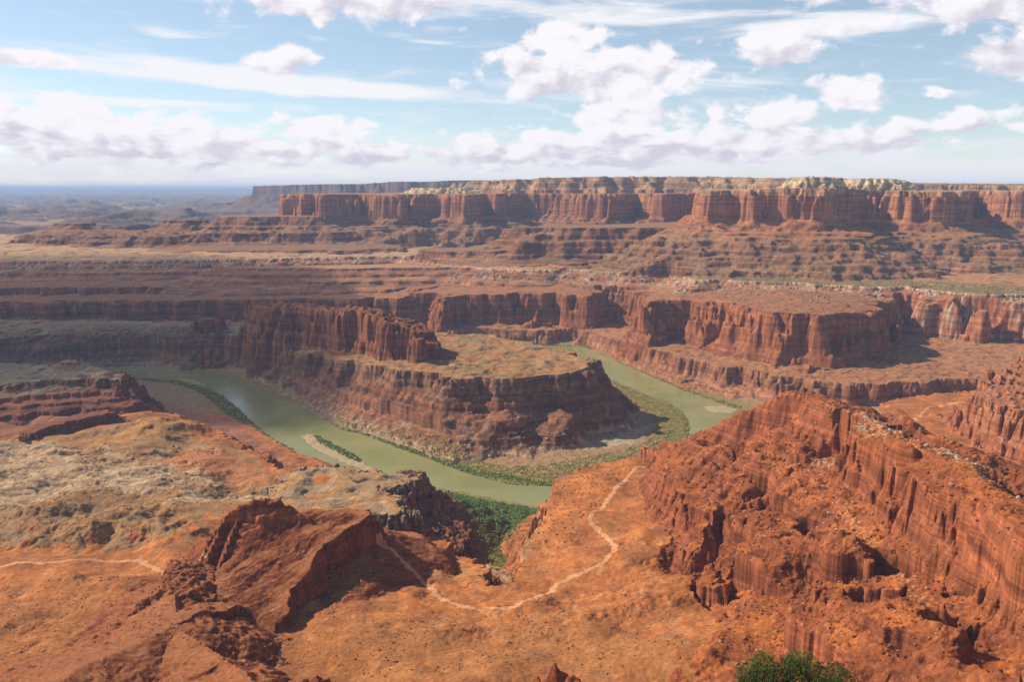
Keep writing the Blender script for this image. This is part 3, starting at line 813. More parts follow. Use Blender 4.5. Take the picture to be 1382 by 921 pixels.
ridge('rock_fin', FINT, [(0, 0), (6, 20), (14, 30), (30, 48), (120, 90)], [(0, 0), (3, 4), (10, 18), (16, 22), (26, 36), (44, 44), (90, 70)],
      [(T_SMOOTH, 40, 3), (T_RIDGE2, 16, .8)], steps=0.7, tab=ST2, add=0.5 * smp(T_FBM, X, Y, 16) + .3 * slabs)
# its western shoulder: broken ribs
for ln in ([Q(300, 945, 206), Q(282, 905, 180), Q(270, 880, 160)], [Q(325, 955, 214), Q(308, 915, 190), Q(296, 890, 172)], [Q(278, 920, 184), Q(264, 895, 162), Q(258, 880, 152)]):
    ridge('rock_fin', ln, [(0, 0), (3, 8), (8, 14), (20, 30), (60, 60)], [(0, 0), (3, 8), (8, 14), (20, 30), (60, 60)], [(T_SMOOTH, 20, 1.2)], steps=.7, tab=ST2)
# broken ground east of the slab
ridge('rock_fin', [Q(502, 990, 170), Q(480, 900, 153), Q(450, 830, 151), Q(425, 780, 152)], [(0, 0), (10, 2), (34, 12), (48, 22), (80, 60)], [(0, 0), (10, 2), (60, 16), (120, 60)], [(T_SMOOTH, 40, 1.6)], steps=.6, tab=ST2, add=0.2 * smp(T_FBM, X, Y, 18) + .25 * slabs)
# ravine under the slab
# ---- second ridge, lower left
R2 = [P(222, 766, 186), P(214, 790, 190), P(185, 812, 188), P(165, 830, 185), P(130, 858, 184), P(122, 868, 176)]
ridge('rock_rib', R2, [(0, 0), (30, 8), (60, 22), (140, 60)], [(0, 0), (4, 14), (10, 22), (20, 34), (70, 54)], [(T_SMOOTH, 34, 2.4), (T_SMOOTH2, 14, .5)], steps=.5, tab=ST2, add=0.8 * smp(T_FBM2, X, Y, 18))
R3 = [P(230, 846, 206), P(180, 872, 212), P(110, 900, 218), P(60, 935, 226)]
ridge('rock_rib', R3, [(0, 0), (40, 12), (120, 60)], [(0, 0), (40, 8), (120, 40), (200, 90)], [(T_SMOOTH, 50, 3), (T_SMOOTH2, 14, 1)])
R4 = [P(236, 800, 186), P(240, 846, 204), P(330, 905, 220), P(360, 940, 226)]
ridge('rock_rib', R4, [(0, 0), (4, 10), (20, 24), (70, 54)], [(0, 0), (40, 8), (120, 40), (200, 90)], [(T_SMOOTH, 34, 2.4), (T_SMOOTH2, 14, .5)], steps=.5, tab=ST2)
for (u, D, z, sl) in [(432, 520, 268, 1.5), (752, 470, 306, 1.25)]:
    c = Q(u, D, z)
    dd = np.hypot(X - c[0] + 2.5 * smp(T_SMOOTH, X, Y, 22), Y - c[1] + 2.5 * smp(T_SMOOTH, X, Y, 22, 77, 31))
    union('rock_rib', terrace(z - dd * sl + .25 * smp(T_FBM, X, Y, 8), ST2, .6))

mesa('rock_rib', PP([(44, 896, 200), (70, 888, 203), (100, 889, 203), (112, 915, 206), (100, 945, 210), (40, 945, 208)]), [(0, 0), (3, 10), (7, 16), (12, 30), (40, 50)], [(T_SMOOTH, 24, 1.5), (T_RIDGE2, 10, .5)], steps=.6, tab=ST2)
# ---- the overlook's own cliff below the frame
near = 420 - 0.62 * Y
lid = 584.95 + 0.12 * smp(T_FBM, X, Y, 6)
near = np.where(Y < 21.6, lid, np.where(Y < 40, lid - (Y - 21.6) / 17 * 190, near))
union('overlook_cliff', near)

# ---- general roughness, river bed, sandbars
gx = np.zeros_like(hgt)
def slope_of(h):
    dzr = np.zeros_like(h)
    dzr[1:-1] = (h[2:] - h[:-2]) / (Y[2:] - Y[:-2])
    dzx = np.zeros_like(h)
    dzx[:, 1:-1] = (h[:, 2:] - h[:, :-2]) / (X[:, 2:] - X[:, :-2])
    # along a row y is constant, so dzx = dz/dx; along a column x = k y
    dzy = dzr - dzx * ks[None, :].astype(np.float32)
    return dzx, dzy


dzx, dzy = slope_of(hgt)
slp0 = np.hypot(dzx, dzy)
steep = sstep(slp0, 0.25, 0.9)
talus = sstep(slp0, 0.12, 0.35)
px = Y / 820.0                                     # metres per render pixel
cellh = smp(T_CELLID, X, Y, 34) * np.minimum(smp(T_CELL, X, Y, 34) * 3, 1)
rough = 0.25 + 0.9 * talus + 1.3 * steep
strat = sstep(slp0, .3, .6) * sstep(slp0, 3.0, 1.6) * sstep(smp(T_SMOOTH, X, Y, 150, 3, 44), -1.0, .5)
hgt = np.where(np.isin(fid, [NAMES.index(k) for k in ('gooseneck', 'banded_cliff', 'canyon_wall', 'mesa', 'stepped_slope', 'low_mesa', 'left_butte', 'right_butte')]), terrace(hgt, ST2, .7 * strat), hgt)
hgt = hgt + (rough * 0.13 * smp(T_ROUGH, X, Y, 14, 9, 4) * np.clip(1.4 - px * 0.12, 0.4, 1.2)).astype(np.float32)
# bouldery rubble under the white rim, on the hill's back and on the gooseneck's talus
rub = np.zeros_like(hgt)
rub = np.maximum(rub, sstep(d_b3, 2, 12) * sstep(-d_b3, -170, -60) * (Y < 5200) * sstep(smp(T_FBM, X, Y, 160, 5, 5), -0.6, 0.5))
blk = np.clip(smp(T_CELLID, X, Y, 60) - 0.45, 0, 1) * np.minimum(smp(T_CELL, X, Y, 60) * 4, 1)
hgt = hgt + (rub * 9.0 * blk).astype(np.float32)
isl = sdf(PP([(406, 588), (414, 585), (428, 588), (455, 602), (478, 613), (498, 628), (516, 638), (500, 640), (480, 632), (455, 621), (430, 610), (414, 598)], 1.0)) + 1.5 * smp(T_FBM, X, Y, 30)
bar2 = sdf(PP([(948, 549), (975, 547), (1000, 553), (990, 558), (960, 557)], 1.0)) + 1.5 * smp(T_FBM, X, Y, 30)
bar3 = sdf(PP([(238, 510), (262, 513), (280, 520), (276, 523), (246, 515)], 1.0)) + 1.0 * smp(T_FBM, X, Y, 30)
sand_d = np.minimum(np.minimum(isl, bar2), bar3)
gmask = np.isin(fid, [NAMES.index('gooseneck'), NAMES.index('butte')])
lim = 2.0 + np.maximum(d_riv - 5, 0) * np.where(gmask, 0.62, 1.6) + .6 * smp(T_FBM, X, Y, 25)
hgt = np.where((d_riv < 70) & (Y > 1250), np.minimum(hgt, lim), hgt).astype(np.float32)
in_riv = d_riv < 14
hgt = np.where(in_riv & (hgt < 30), np.minimum(hgt, d_riv * 0.22), hgt)
hgt = np.where(d_riv < -14, -3.0, hgt)
sb = np.clip(-sand_d * 0.25, -3, 1.6)
hgt = np.where((sand_d < 10) & (d_riv < 3), np.maximum(hgt, sb), hgt).astype(np.float32)
dzx, dzy = slope_of(hgt)
slp = np.hypot(dzx, dzy)
ij_k0, ij_dk = ks[0], ks[1] - ks[0]


def ground_z(x, y):
    x, y = np.atleast_1d(np.asarray(x, float)), np.atleast_1d(np.asarray(y, float))
    fi = np.clip(np.interp(y, ys, np.arange(NR)), 0, NR - 1.001)
    fj = np.clip(np.interp(x / y, ks, np.arange(NC)), 0, NC - 1.001)
    i, j = fi.astype(int), fj.astype(int)
    a, b = fi - i, fj - j
    return (hgt[i, j] * (1 - b) + hgt[i, j + 1] * b) * (1 - a) + (hgt[i + 1, j] * (1 - b) + hgt[i + 1, j + 1] * b) * a


# ------------------------------------------------------------------ base colours (albedo) per vertex
def C(r, g, b):
    return np.array([r, g, b], np.float32)


def lerp(a, b, f):
    f = f[..., None].astype(np.float32)
    return a * (1 - f) + b * f


nA = smp(T_FBM, X, Y, 120, 300, 70)
nB = smp(T_FBM2, X, Y, 30, 20, 90)
nC = smp(T_ROUGH, X, Y, 9, 1, 2)
dip = hgt + 4 * smp(T_SMOOTH, X, Y, 400) + 1.5 * nB
rb = np.random.default_rng(21)
zt = np.arange(0, 900, 3.0)
band1 = np.interp(dip, zt, np.convolve(rb.standard_normal(len(zt)), [.25, .5, .25], 'same')).astype(np.float32)
band2 = np.interp(dip, zt, rb.standard_normal(len(zt))).astype(np.float32)

red = C(.34, .125, .062)
dred = C(.25, .085, .048)
orange = C(.42, .150, .058)
tan = C(.40, .25, .125)
pale = C(.62, .46, .31)
olive = C(.16, .135, .045)
grey = C(.27, .215, .165)
purple = C(.27, .125, .088)

is_ = lambda *n: np.isin(fid, [NAMES.index(k) for k in n if k in NAMES])
col = np.empty(hgt.shape + (3,), np.float32)
col[:] = C(.36, .16, .085)
steepc = sstep(slp, 0.45, 1.1)
cliff = lerp(np.broadcast_to(red, col.shape), dred, sstep(band1, -0.6, 0.8))
cliff = lerp(cliff, C(.42, .22, .14), sstep(band2, 0.9, 1.8) * 0.6)
slope_c = lerp(np.broadcast_to(purple, col.shape), C(.33, .14, .08), sstep(band1 + 0.5 * nA, -0.7, 0.7))
flat_c = lerp(np.broadcast_to(C(.36, .21, .115), col.shape), C(.40, .20, .095), sstep(nA, -1, 1))
t1 = sstep(slp, 0.10, 0.32)
col = lerp(lerp(flat_c, slope_c, t1), cliff, steepc)

# foreground bench
g = is_('ground', 'overlook_cliff')
fgc = lerp(np.broadcast_to(orange, col.shape), C(.32, .115, .050), sstep(nA + 0.5 * nB, -0.5, 1.1))
fgc = lerp(fgc, C(.46, .19, .08), sstep(nB - 0.6 * nA, 0.6, 1.6) * 0.6)
fgc = lerp(fgc, red, steepc)
col = np.where(g[..., None], fgc, col)
# white rim rubble, grassy bench, plain
col = lerp(col, C(.50, .40, .31), rub * sstep(blk, 0.02, 0.2) * 0.75)
lipw = sstep(-d_b3, -3, 0) * sstep(d_b3, -10, -4) * is_('bench')
col = lerp(col, C(.55, .45, .34), np.clip(lipw, 0, 1) * 0.8)
grass = is_('bench') * sstep(X, 500, 900) * sstep(-d_b3, 0, 12) * sstep(d_b3, -330, -120) * sstep(slp, .35, .15)
col = lerp(col, C(.19, .17, .075), grass * (0.55 + 0.3 * sstep(nB, -1, 1)))
plain = is_('bench') * sstep(-X, -300, 200) * sstep(-d_b3, 10, 60)
col = lerp(col, C(.47, .30, .19), plain * 0.7 * sstep(slp, .3, .1))
# stepped chinle/moenkopi slopes: grey green and brown
st = is_('stepped_slope', 'knoll')
col = np.where(st[..., None], lerp(lerp(np.broadcast_to(C(.24, .14, .085), col.shape), C(.30, .135, .072), sstep(band1 + .4 * nA, -.6, .6)), C(.19, .08, .05), steepc), col)
# mesas: wingate walls and their aprons
me = is_('mesa')
wing = lerp(np.broadcast_to(C(.37, .155, .085), col.shape), C(.27, .105, .062), sstep(smp(T_RIDGE2, X, Y, 30), -1, 1))
wing = lerp(wing, C(.44, .28, .19), sstep(hgt, 560, 590) * 0.6)
apron = lerp(np.broadcast_to(C(.36, .145, .07), col.shape), C(.26, .145, .085), sstep(430 - hgt + 14 * nA, 0, 60))
apron = lerp(apron, C(.27, .12, .08), sstep(band2, .6, 1.2) * .6)
mec = lerp(apron, wing, sstep(slp, .9, 1.5) * sstep(hgt, 425, 470))
mec = lerp(mec, C(.20, .085, .05), sstep(slp, .6, 1.0) * sstep(450 - hgt, 0, 20) * .7)
mec = lerp(mec, C(.34, .25, .16), sstep(hgt, 575, 585) * sstep(slp, .5, .2))
col = np.where(me[..., None], mec, col)
up = is_('plateau', 'cap_dome')
upc = lerp(np.broadcast_to(C(.38, .225, .14), col.shape), C(.28, .145, .09), sstep(band1 + .3 * nA, -.2, .9))
upc = lerp(upc, C(.13, .13, .07), sstep(slp, .35, .12) * sstep(nC + .5 * nB, -.6, .6) * .8)
upc = np.where(is_('cap_dome')[..., None], lerp(np.broadcast_to(C(.54, .40, .26), col.shape), C(.42, .28, .175), sstep(band2, 0, 1)), upc)
col = np.where(up[..., None], upc, col)
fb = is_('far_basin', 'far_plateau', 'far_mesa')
fbc = lerp(np.broadcast_to(C(.22, .15, .115), col.shape), C(.15, .09, .07), sstep(slp, .05, .3))  # far country darkened in its albedo to stand in for cloud shadow
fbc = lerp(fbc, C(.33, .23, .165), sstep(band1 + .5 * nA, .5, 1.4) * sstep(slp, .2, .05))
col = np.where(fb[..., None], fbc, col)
# gooseneck
gn = is_('gooseneck')
gtopc = lerp(np.broadcast_to(C(.32, .185, .095), col.shape), C(.36, .165, .08), sstep(nA, -.5, 1))
gtopc = lerp(gtopc, C(.26, .19, .10), sstep(smp(T_SMOOTH, X, Y, 260, 55, 90), .2, 1.2) * .6)
gsl = lerp(np.broadcast_to(C(.28, .11, .062), col.shape), C(.22, .10, .066), sstep(band1, -.6, .6))
gsl = lerp(gsl, C(.36, .24, .17), sstep(smp(T_RIDGE, X, Y, 50, 3, 3), .5, 1.6) * sstep(hgt, 90, 40) * .7)
gsl = lerp(gsl, C(.40, .27, .18), sstep(25 - hgt + 4 * nB, 0, 14) * .8)
gcl = lerp(np.broadcast_to(C(.26, .14, .09), col.shape), C(.18, .09, .062), sstep(smp(T_RIDGE2, X, Y, 24), -.8, .8))
gcl = lerp(gcl, gsl * .85, sstep(105 - hgt, 0, 12))
gnc = lerp(gsl, gcl, steepc)
gnc = lerp(gnc, gtopc, sstep(-d_gn, -1, 3) * sstep(slp, .7, .3))
neckpale = sstep(-X, 620, 800) * sstep(hgt, 98, 104) * sstep(slp, .9, .4)
gnc = lerp(gnc, C(.33, .26, .185), neckpale * .5)
col = np.where(gn[..., None], gnc, col)
bt = is_('butte')
col = np.where(bt[..., None], lerp(np.broadcast_to(C(.29, .11, .06), col.shape), C(.20, .07, .043), sstep(smp(T_RIDGE2, X, Y, 20), -.8, .8)), col)
# far-bank walls
cw = is_('canyon_wall')
cwc = lerp(np.broadcast_to(C(.36, .17, .10), col.shape), C(.25, .10, .06), sstep(band1 + .4 * smp(T_RIDGE2, X, Y, 20), -.5, .7))
cwt = lerp(np.broadcast_to(C(.35, .18, .09), col.shape), C(.38, .16, .075), sstep(nA, -.5, 1))
col = np.where(cw[..., None], lerp(lerp(cwt, cwc, t1), cwc, steepc), col)
bc = is_('banded_cliff')
bcc = lerp(np.broadcast_to(C(.31, .115, .058), col.shape), C(.21, .073, .042), sstep(band1 + .3 * smp(T_RIDGE2, X, Y, 20), -.5, .7))
bct = lerp(np.broadcast_to(C(.33, .15, .08), col.shape), C(.27, .12, .068), sstep(nA, -.5, 1))
bcx = lerp(bct, bcc, sstep(slp, .35, .9))
col = np.where(bc[..., None] & (rub[..., None] < .3), bcx, col)
# river flats
fl = is_('canyon_floor')
col = np.where(fl[..., None], lerp(np.broadcast_to(C(.33, .20, .115), col.shape), C(.24, .19, .075), sstep(62 - d_riv + 10 * nB, 0, 20)), col)
# low mesa
lm = is_('low_mesa')
lmt = lerp(np.broadcast_to(C(.36, .20, .10), col.shape), C(.31, .205, .13), sstep(smp(T_SMOOTH, X, Y, 80), -.6, .9))
lmc = lerp(np.broadcast_to(C(.235, .10, .065), col.shape), C(.20, .135, .105), sstep(hgt, 85, 110))
lmx = lerp(lmc, lmt, sstep(-d_m1, -2, 2) * sstep(slp, .9, .4))
col = np.where(lm[..., None], lmx, col)
lb = is_('left_butte')
lbc = lerp(np.broadcast_to(C(.20, .155, .11), col.shape), C(.28, .21, .15), sstep(band2, .4, 1.2))
lbs = lerp(np.broadcast_to(C(.19, .07, .045), col.shape), C(.26, .13, .085), sstep(band1, .2, .9))
lbx = lerp(lbc, lbs, np.maximum(sstep(slp, .32, .7), sstep(148 - hgt, 0, 12)))
col = np.where(lb[..., None], lbx, col)
# red hill
hi = is_('hill')
hic = lerp(np.broadcast_to(C(.30, .095, .038), col.shape), C(.21, .064, .030), sstep(nB + .6 * band1, -.6, 1.0))
hic = lerp(hic, C(.40, .130, .046), sstep(nA, -.1, 1.1) * sstep(slp, .9, .4))
hic = lerp(hic, C(.26, .088, .048), steepc * .7)
hic = lerp(hic, C(.42, .27, .17), sstep(nC, 1.5, 2.2) * .3 * sstep(slp, .9, .5))
col = np.where(hi[..., None], hic, col)
# fin and ribs
fi = is_('rock_fin', 'rock_rib')
fic = lerp(np.broadcast_to(C(.28, .088, .038), col.shape), C(.18, .055, .029), sstep(nB + .5 * band2, -.6, .9))
fic = lerp(fic, C(.34, .145, .072), sstep(slp, .5, .25) * .6)
bedn = np.interp(strike + .5 * nB, np.arange(-2200, 1600, 1.3), np.random.default_rng(9).standard_normal(len(np.arange(-2200, 1600, 1.3)))).astype(np.float32)
fic = fic * (1 + .20 * np.clip(bedn, -1.8, 1.6) * is_('rock_fin'))[..., None]
col = np.where(fi[..., None], fic, col)


def zone(px, z, colr, amt=1.0, feather=12, lam=40, namp=10, cond=None):
    global col
    d = sdf(PP(px, z)) + namp * smp(T_FBM, X, Y, lam, 8, 8)
    m = sstep(-d, -feather, feather) * amt
    if cond is not None:
        m = m * cond
    col = lerp(col, colr, m)


gnd = g.astype(np.float32)
ch = sstep(smp(T_RIDGE, X + 10 * smp(T_SMOOTH, X, Y, 60), Y, 90, 31, 8), .9, 1.7) * gnd * sstep(nA, -.8, .4)
col = lerp(col, C(.34, .12, .055), ch * .6)
col = lerp(col, C(.30, .135, .07), gnd * sstep(smp(T_FBM2, X, Y, 75, 9, 31), .4, 1.4) * .65)
col = lerp(col, C(.55, .23, .10), gnd * sstep(smp(T_FBM, X, Y, 45, 90, 31), .9, 1.7) * .3)
# left benches: tan shale, pale slickrock, red basin
zone([(-420, 590), (60, 580), (200, 556), (300, 585), (390, 640), (380, 665), (265, 715), (250, 745), (-420, 752)], 130, C(.30, .165, .085), .9, 14, 60, 14, gnd)
gz = sstep(smp(T_SMOOTH, X, Y, 70, 12, 5), .2, 1.1)
zone([(-420, 650), (120, 640), (250, 700), (200, 745), (-420, 752)], 138, C(.23, .165, .115), .5 * gz, 14, 60, 14, gnd)
layer = sstep(np.sin((hgt * 1.0 + 0.05 * Y + 1.5 * nB + .02 * X) * 1.1) + .5 * nB, -.3, .5)
for pz in [[(-420, 606), (60, 590), (110, 610), (130, 640), (125, 668), (60, 690), (-420, 690)], [(140, 600), (190, 622), (200, 655), (120, 660)], [(125, 640), (180, 628), (250, 618), (300, 640), (300, 652), (250, 652), (200, 668), (130, 668)],
           [(250, 660), (330, 655), (390, 640), (392, 625), (410, 632), (380, 672), (260, 690), (215, 690)], [(195, 610), (240, 597), (300, 598), (295, 606), (240, 606), (200, 620)]]:
    zone(pz, 126, C(.45, .315, .215), .85 * (0.45 + .55 * layer), 5, 20, 7, gnd)
zone([(240, 612), (300, 608), (330, 620), (380, 640), (372, 652), (320, 655), (250, 640), (215, 625)], 112, C(.42, .165, .08), .8, 6, 24, 6, gnd)
zone([(180, 525), (230, 530), (300, 556), (345, 590), (390, 628), (370, 640), (320, 610), (240, 560), (200, 552)], 40, C(.29, .13, .09), .8, 8, 30, 8)
zone([(-420, 545), (150, 548), (205, 556), (60, 582), (-420, 594)], 125, C(.25, .11, .065), .85, 8, 30, 6, gnd)
zone([(185, 566), (240, 556), (262, 570), (200, 585), (140, 600), (110, 604)], 128, C(.42, .21, .085), .7, 12, 60, 8, gnd)
# brown ground along the left foot and bottom
zone([(480, 820), (620, 835), (780, 830), (900, 870), (950, 930), (450, 930)], 165, C(.36, .165, .075), .55, 20, 60, 20, gnd)
zone([(-420, 790), (120, 775), (300, 770), (480, 830), (620, 850), (780, 850), (900, 890), (900, 940), (-420, 940)], 165, C(.33, .135, .058), .55, 25, 90, 24, gnd)
zone([(520, 742), (600, 752), (655, 775), (640, 800), (560, 800), (530, 770)], 110, C(.44, .215, .09), .7, 8, 40, 8, gnd)
zone([(560, 812), (640, 795), (760, 760), (730, 740), (860, 615), (765, 640), (725, 690), (700, 780), (640, 800)], 130, C(.48, .175, .066), .6, 12, 40, 12, gnd)
zone([(1100, 560), (1140, 575), (1250, 625), (1382, 700), (1382, 660), (1280, 600), (1120, 545)], 300, C(.42, .34, .25), sstep(nC + .5 * nB, -.2, .9) * .8 * sstep(slp, .8, .45), 8, 30, 8, hi.astype(np.float32))
zone([(1130, 690), (1180, 760), (1240, 830), (1250, 825), (1190, 740), (1140, 680)], 240, C(.46, .26, .13), sstep(nC, -.3, 1) * .6 * sstep(slp, 1.0, .6), 5, 20, 5)
zone([(715, 690), (735, 690), (725, 720), (712, 760), (695, 770), (700, 720)], 115, C(.40, .26, .17), .5, 8, 20, 6)
# sand
zone([(790, 610), (850, 600), (885, 575), (880, 570), (845, 585), (780, 605)], 5, C(.44, .34, .25), .8, 8, 30, 8)
sandm = sstep(-sand_d, -4, 1) * (d_riv < 3)
col = lerp(col, C(.40, .30, .185), sandm)
col = lerp(col, C(.12, .10, .05), sstep(-hgt, -.8, 0.2))
# gorge bottom wash
zone([(655, 720), (690, 715), (690, 780), (670, 790), (655, 760)], 30, C(.33, .20, .08), .8, 8, 30, 8, fl.astype(np.float32))

lum_ = col @ C(.25, .6, .15)
col = lum_[..., None] + (col - lum_[..., None]) * 1.08
col[..., 2] *= .9
# fine grain: small dark scrub specks and stones, seen as tone
col = col * (1.0 + 0.10 * np.clip(nC, -2, 2) + 0.07 * np.clip(nB, -2, 2))[..., None]
col = np.clip(col, 0.01, 0.85).astype(np.float32)

# ------------------------------------------------------------------ roads as strips of the terrain
ROADS = [PP([(-420, 775, 145), (-60, 770, 145), (0, 766, 145), (60, 761, 145), (130, 757, 146), (190, 758, 147), (240, 757, 147), (275, 752, 147)]),
         PP([(512, 728, 78), (530, 744, 84), (552, 766, 104), (580, 793, 126), (605, 812, 141), (630, 820, 145), (665, 821, 145), (700, 818, 145), (728, 806, 145), (752, 788, 144), (790, 772, 143), (815, 760, 142), (829, 745, 141), (828, 735, 140), (815, 722, 138), (800, 710, 136), (795, 702, 135), (803, 690, 134), (826, 667, 130),
             (850, 640, 125), (862, 630, 123), (880, 620, 121), (898, 614, 120), (915, 606, 120)]),
         PP([(1228, 575, 96), (1235, 565, 95), (1246, 556, 93), (1270, 548, 91), (1300, 543, 90), (1330, 540, 90)])]
road_d = np.full(hgt.shape, 1e9, np.float32)
for rd in ROADS:
    # find where the pixels really meet the built ground: march to the terrain once per vertex
    fixed = []
    for p in rd:
        dirv = np.array([p[0], p[1], p[2] - H])
        t = np.linspace(0.55, 1.6, 1400)
        zz = ground_z(dirv[0] * t, dirv[1] * t)
        hit = np.argmax(H + dirv[2] * t < zz)
        fixed.append((dirv[0] * t[hit], dirv[1] * t[hit], 0))
    dc = seg_dist(fixed, False, XC, YC)[0]
    near_m = upsample(dc)
    sel = near_m < 40
    dd = np.full(hgt.shape, 1e9, np.float32)
    dd[sel] = seg_dist(fixed, False, X[sel].astype(float), Y[sel].astype(float))[0]
    road_d = np.minimum(road_d, dd)
road_w = 3.6 + 0.7 * nB + .5 * np.clip(nC, -1, 1)
road = (road_d < road_w) & is_('ground', 'rock_fin', 'low_mesa')
col = lerp(col, C(.57, .27, .125) * (1 + .08 * np.clip(nB, -2, 2))[..., None], road * .92)
col = lerp(col, col * .8, sstep(road_d, 6, 4) * (road_d > road_w))

strata_f = is_('mesa', 'stepped_slope', 'bench', 'gooseneck', 'banded_cliff', 'canyon_wall', 'butte', 'left_butte', 'low_mesa', 'plateau', 'knoll')
rock = np.clip(np.maximum(sstep(slp, .5, 1.1), np.where(strata_f, .75 * sstep(slp, .1, .25), .12)), 0, 1)
RGBA = np.concatenate([col, rock[..., None]], -1).astype(np.float32)


# ------------------------------------------------------------------ materials
def new_mat(name):
    m = bpy.data.materials.new(name)
    m.use_nodes = True
    m.node_tree.nodes.clear()
    return m, NT(m.node_tree)


def finish(m, g, base, rough=0.9, normal=None, spec=0.15):
    b = g.n('ShaderNodeBsdfPrincipled')
    g.set(b.inputs['Base Color'], base)
    g.set(b.inputs['Roughness'], rough)
    b.inputs['Specular IOR Level'].default_value = spec
    if normal is not None:
        g.set(b.inputs['Normal'], normal)
    o = g.n('ShaderNodeOutputMaterial')
    g.nt.links.new(b.outputs[0], o.inputs['Surface'])
    return b


def terrain_material():
    m, g = new_mat('rock_and_soil')
    a = g.n('ShaderNodeAttribute', attribute_name='albedo')
    geo = g.n('ShaderNodeNewGeometry')
    pos = geo.outputs['Position']
    s = g.sep(pos)
    warpz = g.m('ADD', s[2], g.m('MULTIPLY', g.noise(pos, .02, 3.0, .5), 7.0))
    beds = g.comb(g.m('MULTIPLY', s[0], .008), g.m('MULTIPLY', s[1], .008), g.m('MULTIPLY', warpz, .42))
    nb = g.noise(beds, 1.0, 5.0, .7)
    beds2 = g.comb(g.m('MULTIPLY', s[0], .002), g.m('MULTIPLY', s[1], .002), g.m('MULTIPLY', warpz, .09))
    nb2 = g.noise(beds2, 1.0, 3.0, .6)
    flut = g.comb(g.m('MULTIPLY', s[0], .10), g.m('MULTIPLY', s[1], .10), g.m('MULTIPLY', s[2], .03))
    nf = g.noise(flut, 1.0, 5.0, .65)
    fine = g.noise(pos, .5, 7.0, .72)
    fine2 = g.noise(pos, .05, 6.0, .65)
    rockm = a.outputs['Alpha']
    bed_f = g.lin(nb, .3, .7, .55, 1.35)
    bed_f = g.m('MULTIPLY', bed_f, g.lin(nb2, .32, .68, .62, 1.3))
    bed_f = g.m('MULTIPLY', bed_f, g.lin(nf, .3, .7, .78, 1.2))
    k = g.m('ADD', 1.0, g.m('MULTIPLY', rockm, g.m('SUBTRACT', bed_f, 1.0)))
    k = g.m('MULTIPLY', k, g.lin(fine, .3, .7, .70, 1.28))
    k = g.m('MULTIPLY', k, g.lin(fine2, .3, .7, .82, 1.17))
    base = g.v('SCALE', a.outputs['Color'], None, k)
    hgtn = g.m('ADD', g.m('MULTIPLY', fine, g.m('ADD', .3, g.m('MULTIPLY', rockm, .5))), g.m('MULTIPLY', rockm, g.m('ADD', g.m('MULTIPLY', nb, .7), g.m('MULTIPLY', nf, .35))))
    bp = g.n('ShaderNodeBump')
    bp.inputs['Strength'].default_value = .6
    bp.inputs['Distance'].default_value = .6
    g.set(bp.inputs['Height'], hgtn)
    finish(m, g, base, .95, bp.outputs[0], .08)
    return m


MT = terrain_material()


def water_material():
    m, g = new_mat('silty_water')
    geo = g.n('ShaderNodeNewGeometry')
    pos = geo.outputs['Position']
    n1 = g.noise(pos, .012, 4.0, .55)
    n2 = g.noise(pos, .3, 3.0, .5)
    base = g.mix(g.smooth(n1, .35, .65), (.25, .245, .085, 1), (.29, .27, .10, 1))
    bp = g.n('ShaderNodeBump')
    bp.inputs['Strength'].default_value = .12
    bp.inputs['Distance'].default_value = .3
    g.set(bp.inputs['Height'], n2)
    b = finish(m, g, base, g.lin(n1, .3, .7, .12, .3), bp.outputs[0], .5)
    return m


MW = water_material()


# ------------------------------------------------------------------ mesh from grid faces
def tag(o, kind=None, label=None, cat=None, group=None):
    if kind:
        o['kind'] = kind
    if label:
        o['label'] = label
    if cat:
        o['category'] = cat
    if group:
        o['group'] = group
    return o


def raw_mesh(name, co, faces, mat, colors=None, smooth=False):
    """co (n,3) float, faces (m,k) int"""
    me = bpy.data.meshes.new(name)
    nv, (nf, k) = len(co), faces.shape
    me.vertices.add(nv)
    me.vertices.foreach_set('co', np.ascontiguousarray(co, np.float32).ravel())
    me.loops.add(nf * k)
    me.loops.foreach_set('vertex_index', np.ascontiguousarray(faces, np.int32).ravel())
    me.polygons.add(nf)
    me.polygons.foreach_set('loop_start', np.arange(0, nf * k, k, dtype=np.int32))
    if colors is not None:
        at = me.attributes.new('albedo', 'FLOAT_COLOR', 'POINT')
        at.data.foreach_set('color', np.ascontiguousarray(colors, np.float32).ravel())
    me.update(calc_edges=True)
    me.polygons.foreach_set('use_smooth', np.full(nf, smooth, bool))
    me.materials.append(mat)
    o = bpy.data.objects.new(name, me)
    COL.objects.link(o)
    return o


idx = np.arange(NR * NC, dtype=np.int32).reshape(NR, NC)
quads = np.stack([idx[:-1, :-1], idx[:-1, 1:], idx[1:, 1:], idx[1:, :-1]], -1)
CO = np.stack([X, Y, hgt], -1).reshape(-1, 3)
RG = RGBA.reshape(-1, 4)


def cut(name, mask, mat=MT, zflat=None, smooth=True):
    f = quads[mask]
    if len(f) == 0:
        return None
    used = np.unique(f)
    mp = np.zeros(NR * NC, np.int32)
    mp[used] = np.arange(len(used), dtype=np.int32)
    co = CO[used].copy()
    if zflat is not None:
        co[:, 2] = zflat
    return raw_mesh(name, co, mp[f], mat, RG[used] if mat is MT else None, smooth)


